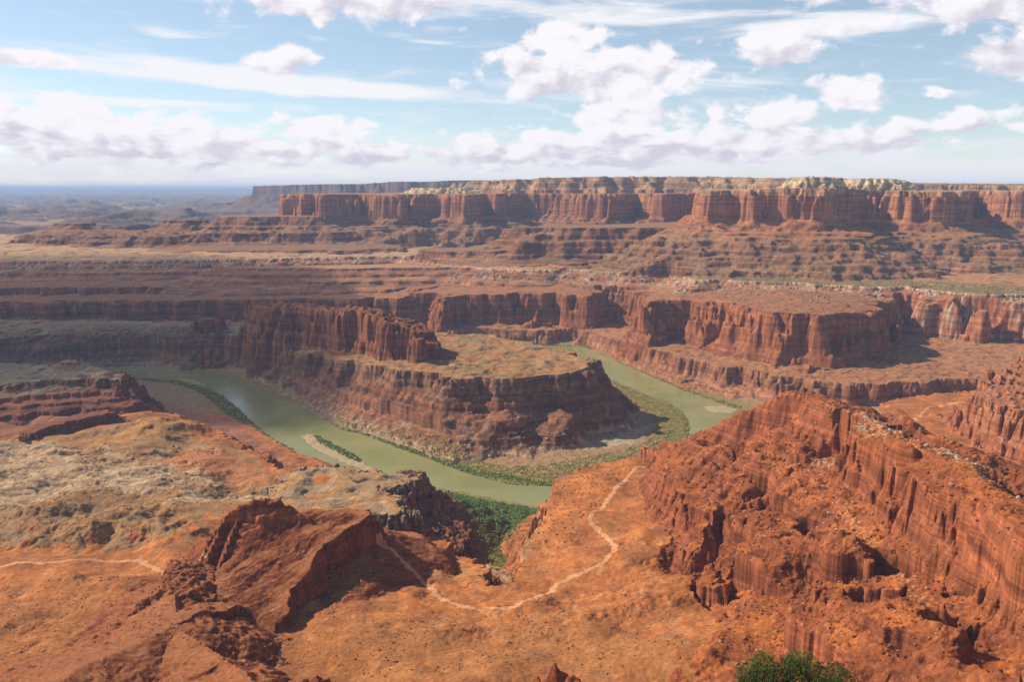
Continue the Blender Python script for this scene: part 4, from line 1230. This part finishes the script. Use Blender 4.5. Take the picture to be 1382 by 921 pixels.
OUT = {'left_butte': 'butte', 'right_butte': 'butte', 'low_mesa': 'mesa', 'far_mesa': 'mesa', 'gooseneck': 'mesa', 'overlook_cliff': 'cliff', 'far_basin': 'basin', 'far_plateau': 'plateau'}
fq = fid[:-1, :-1]
rq = road[:-1, :-1]
sandq = (sandm[:-1, :-1] > .5) & (hgt[:-1, :-1] > -.2)
for i, nm in enumerate(NAMES):
    o = cut(OUT.get(nm, nm), (fq == i) & ~rq & ~sandq)
    if o:
        tag(o, 'structure')
o = cut('dirt_road', rq)
tag(o, 'structure')
o = cut('sandbar', sandq)
tag(o, 'structure')
wet = hgt < 0
wq = wet[:-1, :-1] | wet[1:, :-1] | wet[:-1, 1:] | wet[1:, 1:]
wq2 = wq.copy()
for s in (1, 2):
    wq2[s:] |= wq[:-s]
    wq2[:-s] |= wq[s:]
    wq2[:, s:] |= wq[:, :-s]
    wq2[:, :-s] |= wq[:, s:]
wq2 &= (ys[:-1, None] > 1000)
o = cut('river', wq2, MW, 0.0, True)
tag(o, 'structure')



# ------------------------------------------------------------------ vegetation, stones
def attr_material(name, rough=.95, grain=(1.0, .8, 1.2)):
    m, g = new_mat(name)
    at = g.n('ShaderNodeAttribute', attribute_name='albedo')
    geo = g.n('ShaderNodeNewGeometry')
    n = g.noise(geo.outputs['Position'], grain[0], 4.0, .6)
    base = g.v('SCALE', at.outputs['Color'], None, g.lin(n, .3, .7, grain[1], grain[2]))
    finish(m, g, base, rough, None, .1)
    return m


M_LEAF = attr_material('foliage', .8, (1.5, .75, 1.3))
M_STONE = attr_material('stone', .95, (.8, .75, 1.25))


def ico(n_sub=1):
    import bmesh
    bm = bmesh.new()
    bmesh.ops.create_icosphere(bm, subdivisions=n_sub, radius=1.0)
    v = np.array([q.co[:] for q in bm.verts])
    bm.verts.index_update()
    f = np.array([[q.index for q in p.verts] for p in bm.faces])
    bm.free()
    return v, f


ICO_V, ICO_F = ico(2)


def scatter(px, z, n, zs=None, lim=None, seed=1):
    """random plan points inside a polygon given in pixels at height z"""
    r = np.random.default_rng(seed)
    poly = PP(px, z)
    a = np.array([p[:2] for p in poly])
    lo, hi = a.min(0), a.max(0)
    pts = np.zeros((0, 2))
    while len(pts) < n:
        q = r.uniform(lo, hi, (n * 3, 2))
        pts = np.concatenate([pts, q[inside(poly, q[:, 0], q[:, 1])]])
        if len(pts) == 0:
            break
    return pts[:n]


def grid_val(a, x, y):
    fi_ = np.clip(np.round(np.interp(y, ys, np.arange(NR))), 0, NR - 1).astype(int)
    fj_ = np.clip(np.round(np.interp(x / y, ks, np.arange(NC))), 0, NC - 1).astype(int)
    return a[fi_, fj_]


ICO1_V, ICO1_F = ico(1)
_hue = smp(T_FBM, X, Y, 45, 70, 30)
_hue2 = smp(T_FBM2, X, Y, 22, 70, 30)


def clumps(name, pts, size, cols, seed, flat=.75, label=None, cat=None, n_mul=2.4):
    """many small lumpy bushes as one mass; kinds gather in patches"""
    r = np.random.default_rng(seed)
    k = int(len(pts) * n_mul)
    pts = np.concatenate([pts, pts[r.integers(0, len(pts), max(k - len(pts), 0))] + r.normal(0, 2.6, (max(k - len(pts), 0), 2))])
    z = ground_z(pts[:, 0], pts[:, 1])
    nv = len(ICO1_V)
    sz = size[0] * .62 + (size[1] - size[0]) * .75 * r.random(len(pts)) ** 2.0
    keep = (z > 0.2) & (grid_val(slp, pts[:, 0], pts[:, 1]) < .8)
    pts, z, sz = pts[keep], z[keep], sz[keep]
    n = len(pts)
    v = ICO1_V[None] * (1 + r.normal(0, .30, (n, nv, 1)))
    sc = np.stack([sz * r.uniform(.7, 1.4, n), sz * r.uniform(.7, 1.4, n), sz * flat * r.uniform(.6, 1.6, n)], -1)
    v = v * sc[:, None, :]
    v[:, :, 2] = np.maximum(v[:, :, 2] + sc[:, None, 2] * .5, -.4)
    v += np.stack([pts[:, 0], pts[:, 1], z], -1)[:, None, :]
    f = ICO1_F[None] + (np.arange(n) * nv)[:, None, None]
    cols = np.array(cols)
    h = grid_val(_hue, pts[:, 0], pts[:, 1]) * .7 + grid_val(_hue2, pts[:, 0], pts[:, 1]) * .4 + r.normal(0, .45, n)
    q = np.clip((h + 1.6) / 3.2, 0, .999) * (len(cols) - 1)
    q0 = np.clip(q.astype(int), 0, max(len(cols) - 2, 0))
    q1 = np.minimum(q0 + 1, len(cols) - 1)
    w = (q - q0)[:, None]
    c = (cols[q0] * (1 - w) + cols[q1] * w) * r.uniform(.75, 1.25, (n, 1))
    c = np.repeat(c[:, None, :], nv, 1) * r.uniform(.8, 1.2, (n, nv, 1))
    c4 = np.concatenate([c, np.ones((n, nv, 1))], -1)
    o = raw_mesh(name, v.reshape(-1, 3), f.reshape(-1, 3), M_LEAF, c4.reshape(-1, 4))
    return tag(o, 'stuff', label, cat)


OLIVE = [(.34, .26, .075), (.24, .21, .065), (.42, .26, .09), (.18, .16, .05)]
GREEN = [(.09, .17, .05), (.12, .19, .05), (.17, .21, .055), (.08, .13, .045)]
YEL = [(.30, .26, .055), (.19, .20, .045), (.12, .15, .042)]
band = [(430, 566), (460, 581), (493, 589), (527, 602), (560, 614), (593, 627), (626, 639), (660, 648.5), (693, 655), (743, 657.5), (800, 656), (860, 644), (903, 619), (926, 598), (930, 575), (918, 556), (901, 544), (881, 538), (858, 528), (834, 518), (806, 505),
        (808, 512), (828, 532), (852, 548), (880, 562), (888, 576), (872, 598), (840, 610), (800, 618), (740, 629), (690, 631), (640, 622), (590, 606), (540, 594), (480, 578), (440, 563)]
p1 = scatter(band, 3, 11000, seed=3)
d1 = grid_val(d_riv, p1[:, 0], p1[:, 1])
dens = grid_val(smp(T_FBM, X, Y, 50, 2, 9), p1[:, 0], p1[:, 1])
p1 = p1[(d1 > 2) & ((d1 < 26) | (dens > -1.3))]
clumps('riverbank_shrubs', p1, (1.4, 3.2), OLIVE + YEL, 31, .45, 'olive and rusty tamarisk thicket lining the inner river bend', 'shrubs')
strip = scatter([(470, 583), (560, 612), (640, 641), (745, 657), (745, 653), (640, 636), (560, 608), (470, 579)], 2, 900, seed=8)
clumps('riverbank_shrubs', strip, (1.6, 3.2), GREEN + OLIVE[:1], 34, .9, 'green willow fringe at the water edge below the gooseneck', 'shrubs')
p2 = scatter([(598, 663), (640, 672), (690, 681), (725, 688), (722, 700), (712, 722), (690, 726), (640, 718), (615, 700)], 3, 4200, seed=4)
clumps('willow_thicket', p2, (1.3, 2.6), GREEN, 32, .9, 'bright green willow thicket filling the side canyon mouth', 'shrubs')
p3 = scatter([(620, 700), (650, 712), (715, 716), (705, 735), (690, 752), (690, 780), (675, 786), (662, 772), (650, 750), (630, 735)], 12, 1900, seed=5)
clumps('canyon_shrubs', p3, (1.0, 2.1), YEL + [(.20, .13, .045)], 33, .8, 'yellow green shrubs thinning up the side canyon floor', 'shrubs')
p4 = scatter([(178, 509), (246, 515), (276, 524), (300, 535), (326, 557), (353, 584), (376, 605), (413, 627), (396, 626), (362, 602), (332, 580), (302, 556), (268, 536), (222, 524), (180, 518)], 3, 3000, seed=6)
d4 = grid_val(d_riv, p4[:, 0], p4[:, 1])
clumps('riverbank_shrubs', p4[(d4 > 1) & (d4 < 45)], (1.5, 3.2), OLIVE + GREEN[:2], 35, .8, 'dark olive shrubs along the near bank of the left river arm', 'shrubs')
p5 = scatter([(424, 586), (440, 590), (465, 603), (490, 622), (484, 624), (455, 611), (430, 598)], 1.5, 420, seed=7)
clumps('island_shrubs', p5, (1.4, 2.8), GREEN, 36, .9, 'green shrubs growing on the sandbar island in the river', 'shrubs')
p6 = scatter([(810, 477), (843, 491.5), (876, 505), (920, 523), (967, 540), (1000, 549), (1000, 553), (967, 545), (920, 528.5), (876, 509), (843, 495), (810, 480)], 2, 1500, seed=9)
clumps('riverbank_shrubs', p6, (1.5, 3.0), OLIVE + GREEN[:2], 37, .8, 'thin dark shrub line under the far bank canyon wall', 'shrubs')
p7 = scatter([(704, 463), (740, 465), (795, 468), (800, 471), (770, 471), (735, 469), (704, 466)], 2, 900, seed=10)
clumps('riverbank_shrubs', p7, (2.0, 3.6), GREEN + YEL, 38, .8, 'green reed beds where the river enters between the cliffs', 'shrubs')
p8 = scatter([(960, 377), (1060, 382), (1154, 386), (1290, 395), (1382, 398), (1382, 386), (1200, 378), (1060, 374), (980, 372)], 252, 2600, seed=12)
clumps('bench_scrub', p8[grid_val(d_b3, p8[:, 0], p8[:, 1]) < -6], (1.0, 2.4), [(.12, .12, .05), (.16, .14, .06)], 39, .6, 'grey green scrub scattered over the white rimmed bench', 'shrubs')
# juniper dots on the mesa tops
xx = RNG.uniform(-600, 3600, 9000)
yy = RNG.uniform(4000, 8200, 9000)
sel = np.isin(grid_val(fid, xx, yy), [NAMES.index('plateau'), NAMES.index('cap_dome')]) & (grid_val(slp, xx, yy) < .35) & (np.abs(xx / yy) < .75)
clumps('mesa_top_woodland', np.stack([xx[sel], yy[sel]], -1), (2.0, 4.2), [(.05, .06, .025), (.075, .075, .03)], 40, .8, 'dark juniper woodland dotting the distant mesa tops', 'trees')


def leaf_bush(name, r_, n, cols, seed):
    """a low desert shrub: many small leaf blades in a rough dome"""
    r = np.random.default_rng(seed)
    th, ph = r.uniform(0, 2 * np.pi, n), np.arccos(r.uniform(-.1, 1, n))
    rad = r_ * r.uniform(.45, 1.0, n) ** .5 * (1 + .25 * np.sin(3 * th + seed))
    c = np.stack([rad * np.sin(ph) * np.cos(th), rad * np.sin(ph) * np.sin(th), rad * np.cos(ph) * .8 + .05], -1)
    a = r.normal(0, 1, (n, 3))
    b = r.normal(0, 1, (n, 3))
    s_ = r_ * .26
    v = np.stack([c + a * s_ * .5, c + b * s_ * .5, c - (a + b) * s_ * .4], 1).reshape(-1, 3)
    v[:, 2] = np.maximum(v[:, 2], -.1)
    f = np.arange(n * 3).reshape(-1, 3)
    cc = np.array(cols)[r.integers(0, len(cols), n)] * r.uniform(.7, 1.3, (n, 1))
    c4 = np.repeat(np.concatenate([cc, np.ones((n, 1))], -1), 3, 0)
    o = raw_mesh(name, v, f, M_LEAF, c4)
    return o


def rock_mesh(name, seed, colr):
    r = np.random.default_rng(seed)
    v = ICO_V.copy()
    for _ in range(9):                            # chop facets off a ball
        n = r.normal(0, 1, 3)
        n /= np.linalg.norm(n)
        d = r.uniform(.5, .85)
        k = v @ n
        v = v - np.maximum(k - d, 0)[:, None] * n
    v *= np.array([r.uniform(.85, 1.3), r.uniform(.8, 1.1), r.uniform(.6, .9)])
    v[:, 2] += .35
    c = np.array(colr)[None] * r.uniform(.85, 1.15, (len(v), 1))
    return raw_mesh(name, v, ICO_F, M_STONE, np.concatenate([c, np.ones((len(v), 1))], -1))


def place(protos, pts, sizes, label, cat, group, seed, first):
    """copies of the prototypes, each a thing of its own, standing on the ground"""
    r = np.random.default_rng(seed)
    z = ground_z(pts[:, 0], pts[:, 1])
    for i, (p, zz) in enumerate(zip(pts, z)):
        k = int(r.integers(0, len(protos)))
        if not first[k]:
            o = protos[k]
            first[k] = True
        else:
            o = protos[k].copy()
            COL.objects.link(o)
        s_ = r.uniform(*sizes)
        o.location = (p[0], p[1], zz - .12 * s_)
        o.rotation_euler = (r.uniform(-.15, .15), r.uniform(-.15, .15), r.uniform(0, 6.28))
        o.scale = (s_, s_, s_)
        tag(o, None, label, cat, group)


def spaced(pts, dmin, n):
    out = []
    for p in pts:
        if all((p[0] - q[0]) ** 2 + (p[1] - q[1]) ** 2 > dmin * dmin for q in out):
            out.append(p)
            if len(out) >= n:
                break
    return np.array(out)


pg_ = scatter([(-40, 770), (480, 810), (650, 815), (760, 770), (720, 745), (735, 690), (765, 645), (890, 615), (870, 720), (960, 800), (1040, 900), (1000, 921), (-40, 921)], 150, 9000, seed=41)
pg_ = pg_[np.isin(grid_val(fid, pg_[:, 0], pg_[:, 1]), [NAMES.index('ground')]) & (grid_val(road_d, pg_[:, 0], pg_[:, 1]) > 5.5) & (grid_val(nA, pg_[:, 0], pg_[:, 1]) + RNG.normal(0, .35, len(pg_)) > .25)][:3600]
clumps('low_scrub', pg_, (.3, .9), [(.10, .06, .025), (.08, .07, .03), (.14, .09, .04)], 42, .7, 'low dark scrub dotting the orange foreground bench', 'scrub', 1.0)
SH = [leaf_bush('desert_shrub', 1.0, 90, [(.07, .04, .018), (.055, .05, .02), (.09, .05, .02)], k) for k in range(3)]
SHG = [leaf_bush('desert_shrub', 1.0, 90, [(.055, .06, .025), (.075, .07, .03)], 10 + k) for k in range(2)]
f1, f2 = [False] * 3, [False] * 2
flat = spaced(scatter([(765, 645), (850, 622), (870, 625), (800, 695), (760, 745), (720, 740), (735, 692)], 128, 900, seed=21), 6, 130)
flat = flat[grid_val(road_d, flat[:, 0], flat[:, 1]) > 5.5]
place(SH, flat, (1.0, 2.0), 'small dark shrub on the orange flat between the road and the river rim', 'shrub', 'shrubs dotting the orange flat by the road', 1, f1)
low = spaced(scatter([(480, 830), (560, 800), (640, 835), (720, 850), (900, 880), (900, 915), (460, 915)], 165, 400, seed=22), 10, 50)
low = low[grid_val(road_d, low[:, 0], low[:, 1]) > 5.5]
place(SH, low, (.7, 1.5), 'little brown shrub on the bare red ground below the road bend', 'shrub', 'shrubs on the red ground below the bend', 2, f1)
lef = spaced(scatter([(0, 600), (120, 600), (200, 640), (330, 660), (250, 700), (0, 690)], 130, 500, seed=23), 9, 95)
place(SHG, lef, (.8, 1.9), 'dark green shrub among pale ledges of the left bench', 'shrub', 'shrubs among the pale ledges', 3, f2)

PALE = [rock_mesh('boulder', 50 + k, (.46, .36, .26)) for k in range(3)]
REDR = [rock_mesh('boulder', 60 + k, (.27, .095, .05)) for k in range(3)]
g1, g2 = [False] * 3, [False] * 3
place(PALE, spaced(scatter([(600, 585), (690, 585), (790, 600), (790, 622), (700, 626), (600, 605)], 14, 300, seed=24), 9, 46), (1.4, 3.6), 'pale fallen block on the talus at the foot of the gooseneck', 'boulder', 'pale blocks under the gooseneck', 4, g1)
place(PALE, spaced(scatter([(1045, 580), (1130, 590), (1150, 640), (1190, 700), (1150, 720), (1090, 640)], 270, 500, seed=25), 4, 80), (.7, 1.9), 'tan boulder in the rubble chute down the red hill', 'boulder', 'rubble in the hill chute', 5, g1)
place(REDR, spaced(scatter([(960, 600), (1060, 570), (1120, 680), (1200, 760), (1300, 860), (1150, 830), (1000, 700)], 240, 500, seed=26), 8, 110), (.8, 2.6), 'dark red boulder on the slope of the big hill', 'boulder', 'red boulders on the hill', 6, g2)
place(PALE, spaced(scatter([(1110, 548), (1200, 585), (1300, 640), (1382, 705), (1382, 670), (1280, 600), (1150, 550)], 310, 300, seed=27), 5, 60), (.9, 2.6), 'pale slab of caprock behind the crest of the red hill', 'boulder', 'caprock slabs along the hill crest', 7, g1)


TPL_V, TPL_F = ico(1)


def rubble(name, regions, seed, label, pale=.08):
    r = np.random.default_rng(seed)
    P_, S_ = [], []
    for (px, z, n, smin, smax, cond) in regions:
        q = scatter(px, z, n, seed=int(r.integers(1, 9999)))
        m = np.ones(len(q), bool) if cond is None else cond(q)
        q = q[m]
        P_.append(q)
        S_.append(smin * (smax / smin) ** (r.random(len(q)) ** 2.4))
    q, sz = np.concatenate(P_), np.concatenate(S_)
    n = len(q)
    z = ground_z(q[:, 0], q[:, 1])
    v = np.sign(TPL_V) * np.abs(TPL_V) ** .6
    v = v[None] * (1 + r.normal(0, .16, (n, len(TPL_V), 1)))
    v = v * (sz[:, None] * r.uniform(.6, 1.2, (n, 3)))[:, None, :]
    a = r.uniform(0, 6.28, n)
    ca, sa = np.cos(a)[:, None], np.sin(a)[:, None]
    v = np.stack([v[:, :, 0] * ca - v[:, :, 1] * sa, v[:, :, 0] * sa + v[:, :, 1] * ca, v[:, :, 2] * .75], -1)
    v += np.stack([q[:, 0], q[:, 1], z + sz * .15], -1)[:, None, :]
    c = grid_val(col, q[:, 0], q[:, 1]) * r.uniform(.65, 1.35, (n, 1))
    pale_ = r.random(n) < pale
    c = np.where(pale_[:, None], c * .4 + np.array([.42, .31, .21]) * .6, c)
    c4 = np.repeat(np.concatenate([c, np.ones((n, 1))], -1)[:, None, :], len(TPL_V), 1)
    f = TPL_F[None] + (np.arange(n) * len(TPL_V))[:, None, None]
    o = raw_mesh(name, v.reshape(-1, 3), f.reshape(-1, 3), M_STONE, c4.reshape(-1, 4))
    return tag(o, 'stuff', label, 'stones')


_dn = smp(T_FBM, X, Y, 60, 77, 7)
on_hill = lambda q: (np.isin(grid_val(fid, q[:, 0], q[:, 1]), [NAMES.index('hill')])) & (grid_val(_dn, q[:, 0], q[:, 1]) > -.5)
on_fin = lambda q: np.isin(grid_val(fid, q[:, 0], q[:, 1]), [NAMES.index('rock_fin'), NAMES.index('rock_rib')]) & (grid_val(_dn, q[:, 0], q[:, 1]) > -.2) & (grid_val(d_sl, q[:, 0], q[:, 1]) > 0)
on_rub = lambda q: grid_val(rub, q[:, 0], q[:, 1]) > .35
on_gn = lambda q: np.isin(grid_val(fid, q[:, 0], q[:, 1]), [NAMES.index('gooseneck')]) & (grid_val(d_gn, q[:, 0], q[:, 1]) > 20) & (grid_val(_dn, q[:, 0], q[:, 1]) > -.3)
rubble('rubble', [([(890, 620), (1070, 535), (1382, 690), (1382, 921), (1100, 921), (900, 730)], 240, 16000, .45, 2.2, on_hill),
                  ([(1080, 530), (1240, 580), (1382, 680), (1382, 640), (1240, 560), (1110, 535)], 300, 1500, .6, 2.6, on_hill)], 71, 'loose red rubble strewn over the slopes of the big hill')
rubble('rubble', [([(230, 690), (420, 660), (530, 700), (560, 820), (420, 921), (60, 921), (150, 800)], 170, 5000, .35, 1.5, on_fin)], 72, 'broken rock around the tilted red fin')
rubble('rubble', [([(-40, 352), (300, 350), (560, 350), (760, 364), (940, 370), (1160, 388), (1382, 398), (1382, 420), (1160, 412), (940, 395), (760, 385), (300, 375), (-40, 375)], 225, 9000, 1.6, 7.0, on_rub)], 73, 'pale fallen blocks littering the slope below the white rim', .4)
on_gr = lambda q: np.isin(grid_val(fid, q[:, 0], q[:, 1]), [NAMES.index('ground')]) & (grid_val(road_d, q[:, 0], q[:, 1]) > 5) & (grid_val(_dn, q[:, 0], q[:, 1]) > .1)
rubble('rubble', [([(-40, 780), (250, 765), (480, 820), (620, 825), (760, 800), (860, 740), (900, 800), (1000, 921), (-40, 921)], 160, 9000, .25, 1.3, on_gr),
                  ([(-40, 590), (200, 560), (390, 640), (250, 740), (-40, 750)], 135, 5000, .3, 1.6, on_gr)], 75, 'stones and scrub scattered over the foreground bench', .12)
on_bl = lambda q: np.isin(grid_val(fid, q[:, 0], q[:, 1]), [NAMES.index('banded_cliff'), NAMES.index('bench')]) & (grid_val(slp, q[:, 0], q[:, 1]) < .5) & (grid_val(_dn, q[:, 0], q[:, 1]) > -.1)
rubble('rubble', [([(940, 384), (1060, 386), (1160, 390), (1220, 396), (1200, 412), (1100, 420), (1000, 408), (900, 400)], 240, 2600, 1.2, 5.0, on_bl),
                  ([(1210, 400), (1382, 408), (1382, 425), (1240, 416)], 200, 1200, 1.2, 5.0, on_bl), ([(-40, 372), (540, 376), (540, 388), (-40, 386)], 190, 1500, 1.2, 4.5, on_bl)], 76, 'blocks fallen onto the bench above the banded cliffs', .35)
rubble('rubble', [([(300, 500), (480, 500), (600, 520), (800, 510), (850, 570), (800, 620), (600, 615), (450, 560)], 50, 5000, .6, 2.4, on_gn)], 74, 'small stones scattered on the gooseneck talus')


# ------------------------------------------------------------------ juniper on the ledge below the overlook
def tube(path, radii, k=7):
    V, F = [], []
    path = [Vector(p) for p in path]
    for i, p in enumerate(path):
        t = (path[min(i + 1, len(path) - 1)] - path[max(i - 1, 0)]).normalized()
        u_ = t.orthogonal().normalized()
        w_ = t.cross(u_)
        for j in range(k):
            a = 2 * math.pi * j / k
            V.append(p + (u_ * math.cos(a) + w_ * math.sin(a)) * radii[i])
    for i in range(len(path) - 1):
        for j in range(k):
            F.append((i * k + j, i * k + (j + 1) % k, (i + 1) * k + (j + 1) % k, (i + 1) * k + j))
    return np.array([v[:] for v in V]), np.array(F)


def juniper():
    r = np.random.default_rng(5)
    bx, by = Q(1092, 20.5, 586)[0], 20.5
    bz = float(ground_z(bx, by)[0]) - .1
    root = bpy.data.objects.new('juniper', None)
    COL.objects.link(root)
    root.location = (bx, by, bz)
    tag(root, None, 'bushy green juniper with bare grey twigs at the bottom edge of the view', 'tree')
    mb, g = new_mat('bark')
    geo = g.n('ShaderNodeTexCoord')
    n = g.noise(g.v('MULTIPLY', geo.outputs['Object'], (14, 14, 2)), 2.0, 4.0, .6)
    finish(mb, g, g.mix(n, (.16, .13, .11, 1), (.36, .31, .27, 1)), .9)
    ml, g = new_mat('juniper_leaves')
    at = g.n('ShaderNodeAttribute', attribute_name='albedo')
    b = finish(ml, g, at.outputs['Color'], .75, None, .2)
    top = 2.75

    def add(name, v, f, mat, c=None):
        o = raw_mesh(name, v, f, mat, c)
        o.parent = root
        return o
    v, f = tube([(0, 0, -.2), (.05, 0, .5), (-.05, .05, 1.1), (.02, 0, 1.7)], [.2, .16, .12, .07])
    add('trunk', v, f, mb)
    tips = []
    for i in range(44):
        a = r.uniform(0, 6.28)
        L = r.uniform(.6, 1.75)
        h0 = r.uniform(.3, 1.5)
        hz = min(h0 + r.uniform(.2, 1.1), top - L * .55)
        e = Vector((math.cos(a) * L, math.sin(a) * L * .9, hz))
        mid = Vector((e.x * .5 + r.normal(0, .1), e.y * .5 + r.normal(0, .1), (h0 + hz) / 2 - .05))
        v, f = tube([(0, 0, h0), mid, e], [.05, .032, .012], 5)
        if i < 12:
            add('limb', v, f, mb)
        tips.append((e, mid))
    for i in range(9):                            # dead grey twigs that stand clear of the leaves
        a = r.uniform(0, 6.28)
        e = Vector((math.cos(a) * r.uniform(.5, 1.5), -abs(math.sin(a)) * 1.0 - .5, r.uniform(1.6, 2.5)))
        v, f = tube([(0, -.2, 1.1), (e.x * .6, e.y * .6, e.z * .75), e], [.022, .015, .006], 5)
        add('twig', v, f, mb)
    P0, C0 = [], []
    clus = [t[0] for t in tips] + [t[1] for t in tips[::2]]
    for q in clus:
        rr = r.uniform(.28, .5)
        n_ = int(900 * (rr / .4) ** 2)
        d = r.normal(0, 1, (n_, 3))
        d /= np.linalg.norm(d, axis=1)[:, None]
        c = np.array(q[:])[None] + d * (rr * r.uniform(.3, 1.0, (n_, 1)) ** .6) * np.array([1.1, 1.1, .8])
        P0.append(c)
        base = np.array([(.10, .125, .03), (.075, .10, .028), (.13, .135, .035), (.055, .075, .025)])[r.integers(0, 4)]
        C0.append(base[None] * r.uniform(.7, 1.3, (n_, 1)))
    c = np.concatenate(P0)
    cc = np.concatenate(C0)
    n_ = len(c)
    a = r.normal(0, 1, (n_, 3))
    a[:, 2] += .8
    a /= np.linalg.norm(a, axis=1)[:, None]
    b_ = r.normal(0, 1, (n_, 3))
    b_ /= np.linalg.norm(b_, axis=1)[:, None]
    L = r.uniform(.05, .11, (n_, 1))
    v = np.stack([c - b_ * .013, c + b_ * .013, c + a * L], 1).reshape(-1, 3)
    f = np.arange(n_ * 3).reshape(-1, 3)
    c4 = np.repeat(np.concatenate([cc, np.ones((n_, 1))], -1), 3, 0)
    add('crown', v, f, ml, c4)


juniper()


# ------------------------------------------------------------------ clouds that stand left of the view and shade the canyon
def cloud(cx, cy, cz, rx, ry, rz, seed, dens, label):
    v, f = ico(5)
    r = np.random.default_rng(seed)
    disp = np.zeros(len(v))
    for o in range(5):
        for _ in range(6):
            k = r.normal(0, 1, 3)
            k = k / np.linalg.norm(k) * (2.0 * 1.8 ** o)
            disp += np.abs(np.sin(v @ k + r.uniform(0, 6.28))) * .10 / 1.6 ** o
    v = v * (.7 + disp)[:, None]
    v[:, 2] = np.where(v[:, 2] < 0, v[:, 2] * .45, v[:, 2])
    v = v * np.array([rx, ry, rz]) + np.array([cx, cy, cz])
    m = bpy.data.materials.new('cloud_vapour')
    m.use_nodes = True
    nt = m.node_tree
    nt.nodes.clear()
    vol = nt.nodes.new('ShaderNodeVolumeScatter')
    vol.inputs['Color'].default_value = (1, 1, 1, 1)
    vol.inputs['Density'].default_value = dens
    o_ = nt.nodes.new('ShaderNodeOutputMaterial')
    nt.links.new(vol.outputs[0], o_.inputs['Volume'])
    o = raw_mesh('cloud', v, f, m, None, True)
    tag(o, None, label, 'cloud')


OFF = 1.0 / math.tan(SUN_EL)
for (sx, sy, hh, rx, ry, rz, sd_, dn, lb) in [(-1900, 2950, 1750, 900, 850, 330, 3, .0017, 'broad white cumulus high over the canyon beyond the left edge')]:
    cloud(sx + SUN_DIR.x * hh * OFF, sy + SUN_DIR.y * hh * OFF, 100 + hh, rx, ry, rz, sd_, dn, lb)

# ------------------------------------------------------------------ the air
def haze():
    m = bpy.data.materials.new('air')
    m.use_nodes = True
    nt = m.node_tree
    nt.nodes.clear()
    v = nt.nodes.new('ShaderNodeVolumePrincipled')
    v.inputs['Color'].default_value = (0.46, 0.66, 1.0, 1)
    v.inputs['Density'].default_value = 3.3e-5
    v.inputs['Anisotropy'].default_value = 0.0
    o = nt.nodes.new('ShaderNodeOutputMaterial')
    nt.links.new(v.outputs[0], o.inputs['Volume'])
    x0, x1, y0, y1, z0, z1 = -95000, 95000, -3000, 110000, -260, 760
    co = np.array([(x, y, z) for x in (x0, x1) for y in (y0, y1) for z in (z0, z1)], float)
    f = np.array([(0, 1, 3, 2), (4, 6, 7, 5), (0, 4, 5, 1), (2, 3, 7, 6), (0, 2, 6, 4), (1, 5, 7, 3)])
    o = raw_mesh('haze', co, f, m)
    tag(o, 'stuff')


haze()
